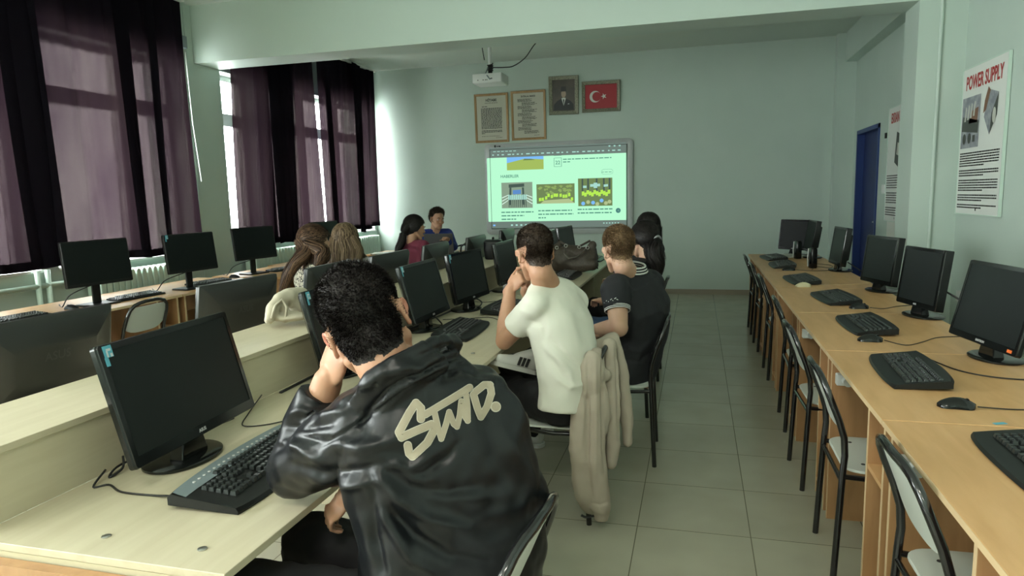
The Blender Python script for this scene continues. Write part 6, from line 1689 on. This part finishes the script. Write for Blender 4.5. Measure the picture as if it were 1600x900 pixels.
# patterned blouse woman: dark streaked hair, half tied back, long over the left shoulder
hc = at(492, 383, 4.55); hf = frame(CF*0.70 + CR*0.70 - CU*0.05, CU*1.0 + CR*0.05)
root, bm, tr_, f, r, neck, sp = seated('person in a black and white patterned blouse with long dark hair half tied back', (-2.66, 4.42), (0.75, 0.65), hc, hf, 1.0, 'skin_light', 'blouse', 'blouse', 'black_cloth', long_sleeve=True, W=0.185)
mb = MB(); cap_mesh(mb, tr_, hc, hf, 1.0, 0.018, HL)
tie = hc + hf @ Vector((-0.045, -0.105, -0.02))
scalp_hair(mb, tr_, hc, hf, 1.0, 1300, 4, lambda p, L: (tie-p) if L.z > -0.02 else Vector((0, 0, -1)), off=0.024, width=0.0022, hairline=HL, length=0.16)
A = lambda x, y, d: at(x, y, d)
bundle(mb, [hc+hf @ Vector((-0.02, -0.09, 0.02)), A(478, 394, 4.44), A(460, 414, 4.40), A(448, 438, 4.40), A(440, 470, 4.42)], [0.05, 0.048, 0.038, 0.030, 0.012], 420, 5, 0.0022, 0.22, 2.2)
bundle(mb, [hc+hf @ Vector((0.03, -0.09, 0.0)), A(502, 394, 4.46), A(500, 406, 4.44), A(492, 418, 4.42)], [0.05, 0.058, 0.05, 0.02], 260, 6, 0.0022, 0.2, 1.8)
bundle(mb, [hc+hf @ Vector((-0.06, -0.05, 0.0)), A(472, 398, 4.44), A(450, 426, 4.40), A(438, 460, 4.40)], [0.035, 0.045, 0.035, 0.012], 200, 7, 0.0022, 0.25, 2.4)
place('hair', mesh_of(mb), M['hair_brown'], root)
obj('hair_clip', MB().tube([tie-root.location+Vector((0, 0, 0.02)), tie-root.location, tie-root.location+Vector((0, 0, -0.02))], [0.006, 0.011, 0.006], 8), M['beige'], root, smooth=True)
obj('earring', MB().tube([p-root.location for p in ring_prims(hc+hf @ Vector((0.082, 0.0, -0.055)), CR, CU, 0.018, 0.018, 0.002)], 0.0022, 6), mat('gold', (0.7, 0.5, 0.15), 0.3, 1.0), root, smooth=True)

# straight light-brown hair woman
hc = at(540, 378, 5.05); hf = frame(CF*0.97 + CR*0.12 - CU*0.04, CU)
root, bm, tr_, f, r, neck, sp = seated('person with long straight light-brown hair seen from behind', (-2.50, 5.00), (-0.2, 0.98), hc, hf, 1.0, 'skin_light', 'grey_cotton', 'top', 'denim', W=0.18)
mb = MB(); cap_mesh(mb, tr_, hc, hf, 1.0, 0.020, HL)
scalp_hair(mb, tr_, hc, hf, 1.0, 1500, 8, lambda p, L: (Vector((0, 0, -1)) + (hf @ Vector((0.9*(1 if L.x > 0 else -1), -0.3, 0)) if L.z > 0.07 else Vector((0, 0, 0)))), off=0.024, width=0.0022, hairline=HL, length=0.22)
for k, (x0, x1, x2, rr) in enumerate(((-0.06, 522, 515, 0.040), (-0.03, 530, 526, 0.050), (0.0, 540, 540, 0.055), (0.03, 550, 554, 0.050), (0.06, 558, 566, 0.038))):
    bundle(mb, [hc+hf @ Vector((x0, -0.055, 0.03)), A(x0*150+540+(x1-540)*0.6, 392, 4.96), A(x1, 410, 4.93), A(x2, 445, 4.95)], [rr*0.9, rr, rr*0.95, rr*0.5], 230, 20+k, 0.0020, 0.08, 1.0)
place('hair', mesh_of(mb), M['hair_light'], root)

# maroon T-shirt woman in profile
hc = at(648, 357, 6.75); hf = frame(CR*0.80 + CF*0.58 - CU*0.05, CU)
cxy = (-2.72, 6.55)
fl_ = Vector((0.55, 0.83, 0)); rr_ = Vector((0.83, -0.55, 0))
root, bm, tr_, f, r, neck, sp = seated('person in a maroon T-shirt with a long dark ponytail, seen in profile', cxy, (0.45, 0.9), hc, hf, 1.0, 'skin', 'maroon', 't_shirt', 'black_cloth', W=0.19, Wm=1.1)
mb = MB(); cap_mesh(mb, tr_, hc, hf, 1.0, 0.018, HL)
tie = hc + hf @ Vector((-0.02, -0.11, -0.055))
scalp_hair(mb, tr_, hc, hf, 1.0, 1100, 14, lambda p, L: (tie-p), off=0.020, width=0.003, hairline=HL, length=0.17)
bundle(mb, [hc+hf @ Vector((0, -0.04, 0.05)), hc+hf @ Vector((0, -0.09, 0.0)), tie], [0.07, 0.055, 0.035], 200, 2, 0.003)
bundle(mb, [tie, at(628, 377, 6.68), at(623, 388, 6.66), at(618, 400, 6.66)], [0.034, 0.040, 0.036, 0.012], 220, 3, 0.003, 0.15, 1.5)
place('hair', mesh_of(mb), M['hair_black'], root)
face_bits(root, hc, hf, 1.0)

# teacher in the blue shirt
hc = at(683, 343, 8.95); hf = frame(-CF*0.80 + CR*0.55 - CU*0.18, CU)
face = (-CF*0.9+CR*0.35)
cxy = (hc.x+0.02, hc.y+0.12)
arms = [(at(709, 386, 8.85), at(700, 375, 8.62)), (at(662, 384, 8.9), at(672, 388, 8.55))]
root, bm, tr_, f, r, neck, sp = seated('person in a royal blue V-neck shirt sitting behind the teacher desk', cxy, (face.x, face.y), hc, hf, 1.08, 'skin', 'navy', 'blue_shirt', 'black_cloth', fem=False, W=0.20, neck_r=0.06, arm_poses=arms, long_sleeve=True)
short_hair(root, bm, hc, hf, 1.08, M['hair_dark'], 3500, 0.03, 9, thick=0.018, curl=0.2, flow=(0, 0.2, 0.3), tree=tr_, width=0.0022, fade=0.05)
face_bits(root, hc, hf, 1.08)
obj('v_neck', MB().add([tuple(neck+f*0.085+r*x+Vector((0, 0, z))-root.location) for x, z in ((-0.045, -0.01), (0.045, -0.01), (0, -0.11))], [(0, 1, 2)]), M['skin'], root)

# two dark-haired women beyond the polo shirt
hc = at(1006, 376, 4.75); hf = frame(CF*0.90 - CR*0.42, CU)
root, bm, tr_, f, r, neck, sp = seated('person with a wavy black ponytail tied with a grey band, just beyond the polo shirt', (-0.45, 4.70), (-0.85, 0.5), hc, hf, 1.0, 'skin_light', 'black_knit', 'top', 'denim', W=0.17)
mb = MB(); cap_mesh(mb, tr_, hc, hf, 1.0, 0.018, HL)
tie = hc + hf @ Vector((0.03, -0.115, -0.01))
scalp_hair(mb, tr_, hc, hf, 1.0, 1100, 24, lambda p, L: (tie-p), off=0.021, width=0.0024, hairline=HL, length=0.16)
bundle(mb, [tie, A(1022, 392, 4.58), A(1026, 408, 4.56), A(1030, 428, 4.58)], [0.03, 0.065, 0.06, 0.02], 300, 31, 0.0024, 0.35, 2.0)
place('hair', mesh_of(mb), M['hair_black'], root)
obj('hair_band', MB().tube([p-root.location for p in ring_prims(tie, tie-hc, CU, 0.034, 0.034, 0.006)], 0.009, 8), mat('grey_elastic', (0.3, 0.31, 0.32), 0.7), root, smooth=True)
hc = at(1012, 357, 5.75); hf = frame(CF*0.90 - CR*0.35, CU)
root, bm, tr_, f, r, neck, sp = seated('person with long loose black hair, the farthest one on the aisle side', (-0.55, 5.68), (-0.85, 0.5), hc, hf, 1.0, 'skin_light', 'black_knit', 'top', 'black_cloth', W=0.17)
mb = MB(); cap_mesh(mb, tr_, hc, hf, 1.0, 0.018, HL)
scalp_hair(mb, tr_, hc, hf, 1.0, 1000, 28, lambda p, L: Vector((0, 0, -1)) + (hf @ Vector((0.8*(1 if L.x > 0 else -1), -0.4, 0)) if L.z > 0.07 else Vector((0, 0, 0))), off=0.021, width=0.0026, hairline=HL, length=0.2)
for k, (x0, x1, x2) in enumerate(((-0.04, 1008, 1012), (0.0, 1016, 1022), (0.04, 1024, 1030))):
    bundle(mb, [hc+hf @ Vector((x0, -0.06, 0.02)), A(x1, 378, 5.62), A(x1+2, 398, 5.60), A(x2, 428, 5.62)], [0.05, 0.055, 0.05, 0.02], 180, 40+k, 0.0026, 0.15, 2.0)
place('hair', mesh_of(mb), M['hair_black'], root)

# ================================================================== bags and clothes left about
def soft(name, label, cat, prims, m, base, vox=0.008, sm=5, ruf=(14, 0.004), folds=None, group=None):
    root = thing(name, label, cat, base, 0, group)
    me = blob_mesh(prims, vox, sm, 0.5); ruffle(me, ruf[0], ruf[1], base[0]*3)
    if folds: press_folds(me, folds)
    return root, me
M['hoodie'] = mat('beige_cotton_fleece', (0.36, 0.31, 0.25), 0.9, bump=(90, 0.15, 0.003))
hp = []
hp += limb([at(912, 560, 3.12), at(935, 540, 3.18), at(958, 530, 3.24)], [0.035, 0.036, 0.034])
hp += limb([at(914, 565, 3.06), at(907, 640, 3.02), at(905, 700, 3.02), at(912, 770, 3.05), at(922, 790, 3.08)], [0.030, 0.042, 0.046, 0.046, 0.040])
hp += limb([at(932, 555, 3.06), at(928, 640, 3.01), at(930, 720, 3.01), at(938, 790, 3.04)], [0.036, 0.046, 0.05, 0.045])
hp += [('f', at(938, 785, 3.04), 0.044, at(939, 812, 3.05), 0.032)]
hp += limb([at(952, 540, 3.12), at(955, 620, 3.08), at(956, 700, 3.08), at(954, 722, 3.08)], [0.032, 0.042, 0.036, 0.030])
hp += limb([at(962, 535, 3.22), at(972, 590, 3.17), at(979, 650, 3.15), at(981, 690, 3.15)], [0.028, 0.034, 0.032, 0.022])
hp += [('e', at(925, 585, 3.0), (0.055, 0.032, 0.11), Matrix((CR, CF, CU)).transposed()), ('e', at(930, 640, 3.02), (0.07, 0.03, 0.16), Matrix((CR, CF, CU)).transposed())]
hp += limb([at(945, 545, 3.30), at(950, 600, 3.35)], [0.03, 0.03])
hp += limb([at(908, 590, 3.03), at(945, 585, 3.05)], [0.028, 0.03]) + limb([at(906, 660, 3.02), at(944, 650, 3.04)], [0.03, 0.034])
root, me = soft('hoodie', 'beige hoodie draped over the chair back of the man in the white T-shirt, sleeves hanging to the floor', 'hoodie', hp, None, (-0.40, 2.98, 0.0), 0.006, 8, (12, 0.006),
    [([(918, 560), (919, 640), (918, 720), (925, 780)], 2.2, -0.012), ([(942, 545), (941, 620), (943, 700), (946, 740)], 2.2, -0.012), ([(962, 545), (966, 620), (967, 690)], 2.0, -0.010), ([(930, 560), (931, 640), (930, 740)], 3, 0.008), ([(905, 590), (912, 640), (909, 700)], 3, 0.006), ([(925, 786), (938, 789), (950, 784)], 1.6, -0.006)])
place('hoodie_body', me, M['hoodie'], root)
root['label'] = 'beige hoodie draped over the chair back behind the white T-shirt'
obj('zipper', MB().tube([at(908, 805, 3.05)-root.location, at(914, 808, 3.05)-root.location, at(930, 806, 3.04)-root.location], 0.006, 6), M['screw'], root)

# brown handbag on the far desk
M['bag'] = mat('brown_coated_canvas', (0.060, 0.046, 0.036), 0.5, noise=(60, (0.085, 0.066, 0.050)), bump=(160, 0.2, 0.002))
FB = Matrix((CR, CF, CU)).transposed()
hp = [('e', at(893, 404, 6.4), (0.185, 0.085, 0.125), FB), ('e', at(912, 405, 6.36), (0.11, 0.075, 0.115), FB)]
hp += limb([at(864, 412, 6.45), at(900, 414, 6.38), at(926, 414, 6.30)], [0.072, 0.078, 0.055]) + limb([at(866, 396, 6.5), at(900, 402, 6.45), at(926, 402, 6.36)], [0.075, 0.070, 0.058])
hp += limb([at(866, 392, 6.5), at(876, 380, 6.5)], [0.05, 0.028]) + limb([at(922, 398, 6.38), at(925, 383, 6.38)], [0.06, 0.042])
root, me = soft('handbag', 'slouchy brown handbag standing on the far end of the island', 'handbag', hp, None, (-1.12, 6.42, DZ), 0.012, 5, (12, 0.008), [([(880, 392), (900, 402), (918, 390)], 3, -0.02)])
co = coords(me); co[:, 2] = np.maximum(co[:, 2], DZ+0.001); me.vertices.foreach_set('co', co.ravel())
place('bag_body', me, M['bag'], root)
q = lambda x, y, d: at(x, y, d)-root.location
obj('handle', MB().tube([q(884, 385, 6.30), q(882, 396, 6.26), q(888, 404, 6.24), q(900, 402, 6.24), q(912, 393, 6.26), q(918, 386, 6.30)], 0.009, 8), mat('taupe_leather_handle', (0.10, 0.085, 0.07), 0.4), root, smooth=True)
obj('handle', MB().tube([q(876, 379, 6.45), q(890, 384, 6.47), q(905, 385, 6.47), q(922, 376, 6.42)], 0.010, 8), M['bag'], root, smooth=True)
for x, y in ((870, 387), (884, 384), (905, 386), (918, 387)):
    obj('ring', MB().tube([q(x+2.4*math.cos(a), y+2.4*math.sin(a), 6.27) for a in [2*PI*k/12 for k in range(13)]], 0.003, 6), M['steel'], root, smooth=True)
obj('strap', MB().tube([q(931, 388, 6.30), q(933, 400, 6.30), q(930, 412, 6.28), q(934, 420, 6.28)], 0.006, 6), M['cable'], root, smooth=True)

# cream folded bag on the raised shelf
M['cream'] = mat('cream_cloth', (0.50, 0.45, 0.35), 0.8)
hp = limb([at(420, 500, 2.92), at(427, 482, 2.95), at(436, 470, 3.0), at(450, 464, 3.05), at(470, 462, 3.15)], [0.022, 0.026, 0.032, 0.040, 0.040]) + limb([at(440, 474, 3.0), at(448, 488, 3.0), at(446, 500, 2.98)], [0.022, 0.020, 0.014]) + limb([at(455, 472, 3.06), at(468, 484, 3.1)], [0.03, 0.03]) + [('e', at(450, 494, 3.0), (0.09, 0.07, 0.02))]
root, me = soft('cloth_bag', 'cream folded cloth bag lying at the edge of the raised shelf', 'bag', hp, None, (-1.80, 2.80, 0.956), 0.007, 4, (18, 0.005), [([(430, 490), (436, 478), (446, 472)], 1.8, -0.008), ([(452, 470), (458, 480), (466, 488)], 1.5, -0.006)])
co = coords(me); co[:, 2] = np.maximum(co[:, 2], 0.957); me.vertices.foreach_set('co', co.ravel())
place('cloth', me, M['cream'], root)
obj('strap', MB().tube([at(424, 497, 2.89)-root.location, at(430, 478, 2.92)-root.location, at(440, 468, 2.96)-root.location, at(448, 480, 2.95)-root.location, at(446, 498, 2.94)-root.location], 0.006, 6), M['cream'], root, smooth=True)

# black bag on the raised shelf under the whiteboard corner
t = thing('bag', 'small black bag on the raised shelf under the whiteboard corner', 'bag', (-1.71, 5.70, 0.956), 0.2)
rings = [[(a, b, z) for a, b in rrect(0.15*k, 0.20*k, 0.05, 5)] for z, k in ((0, 0.86), (0.01, 0.95), (0.09, 1.05), (0.14, 1.0), (0.158, 0.92), (0.162, 0.8))]
obj('bag_body', MB().loft(rings), mat('black_nylon', (0.006, 0.006, 0.008), 0.6, bump=(50, 0.5, 0.006)), t, smooth=True, angle=60)
obj('bag_flap', MB().loft([[(a, b, z) for a, b in rrect(0.152*k, 0.202*k, 0.05, 5)] for z, k in ((0.135, 1.03), (0.15, 1.03), (0.166, 0.9))]), M['plastic'], t, smooth=True, angle=60)
obj('handle', MB().tube([(0, -0.05, 0.16), (0, -0.04, 0.185), (0, 0.04, 0.185), (0, 0.05, 0.16)], 0.006, 8), M['cable'], t, smooth=True)
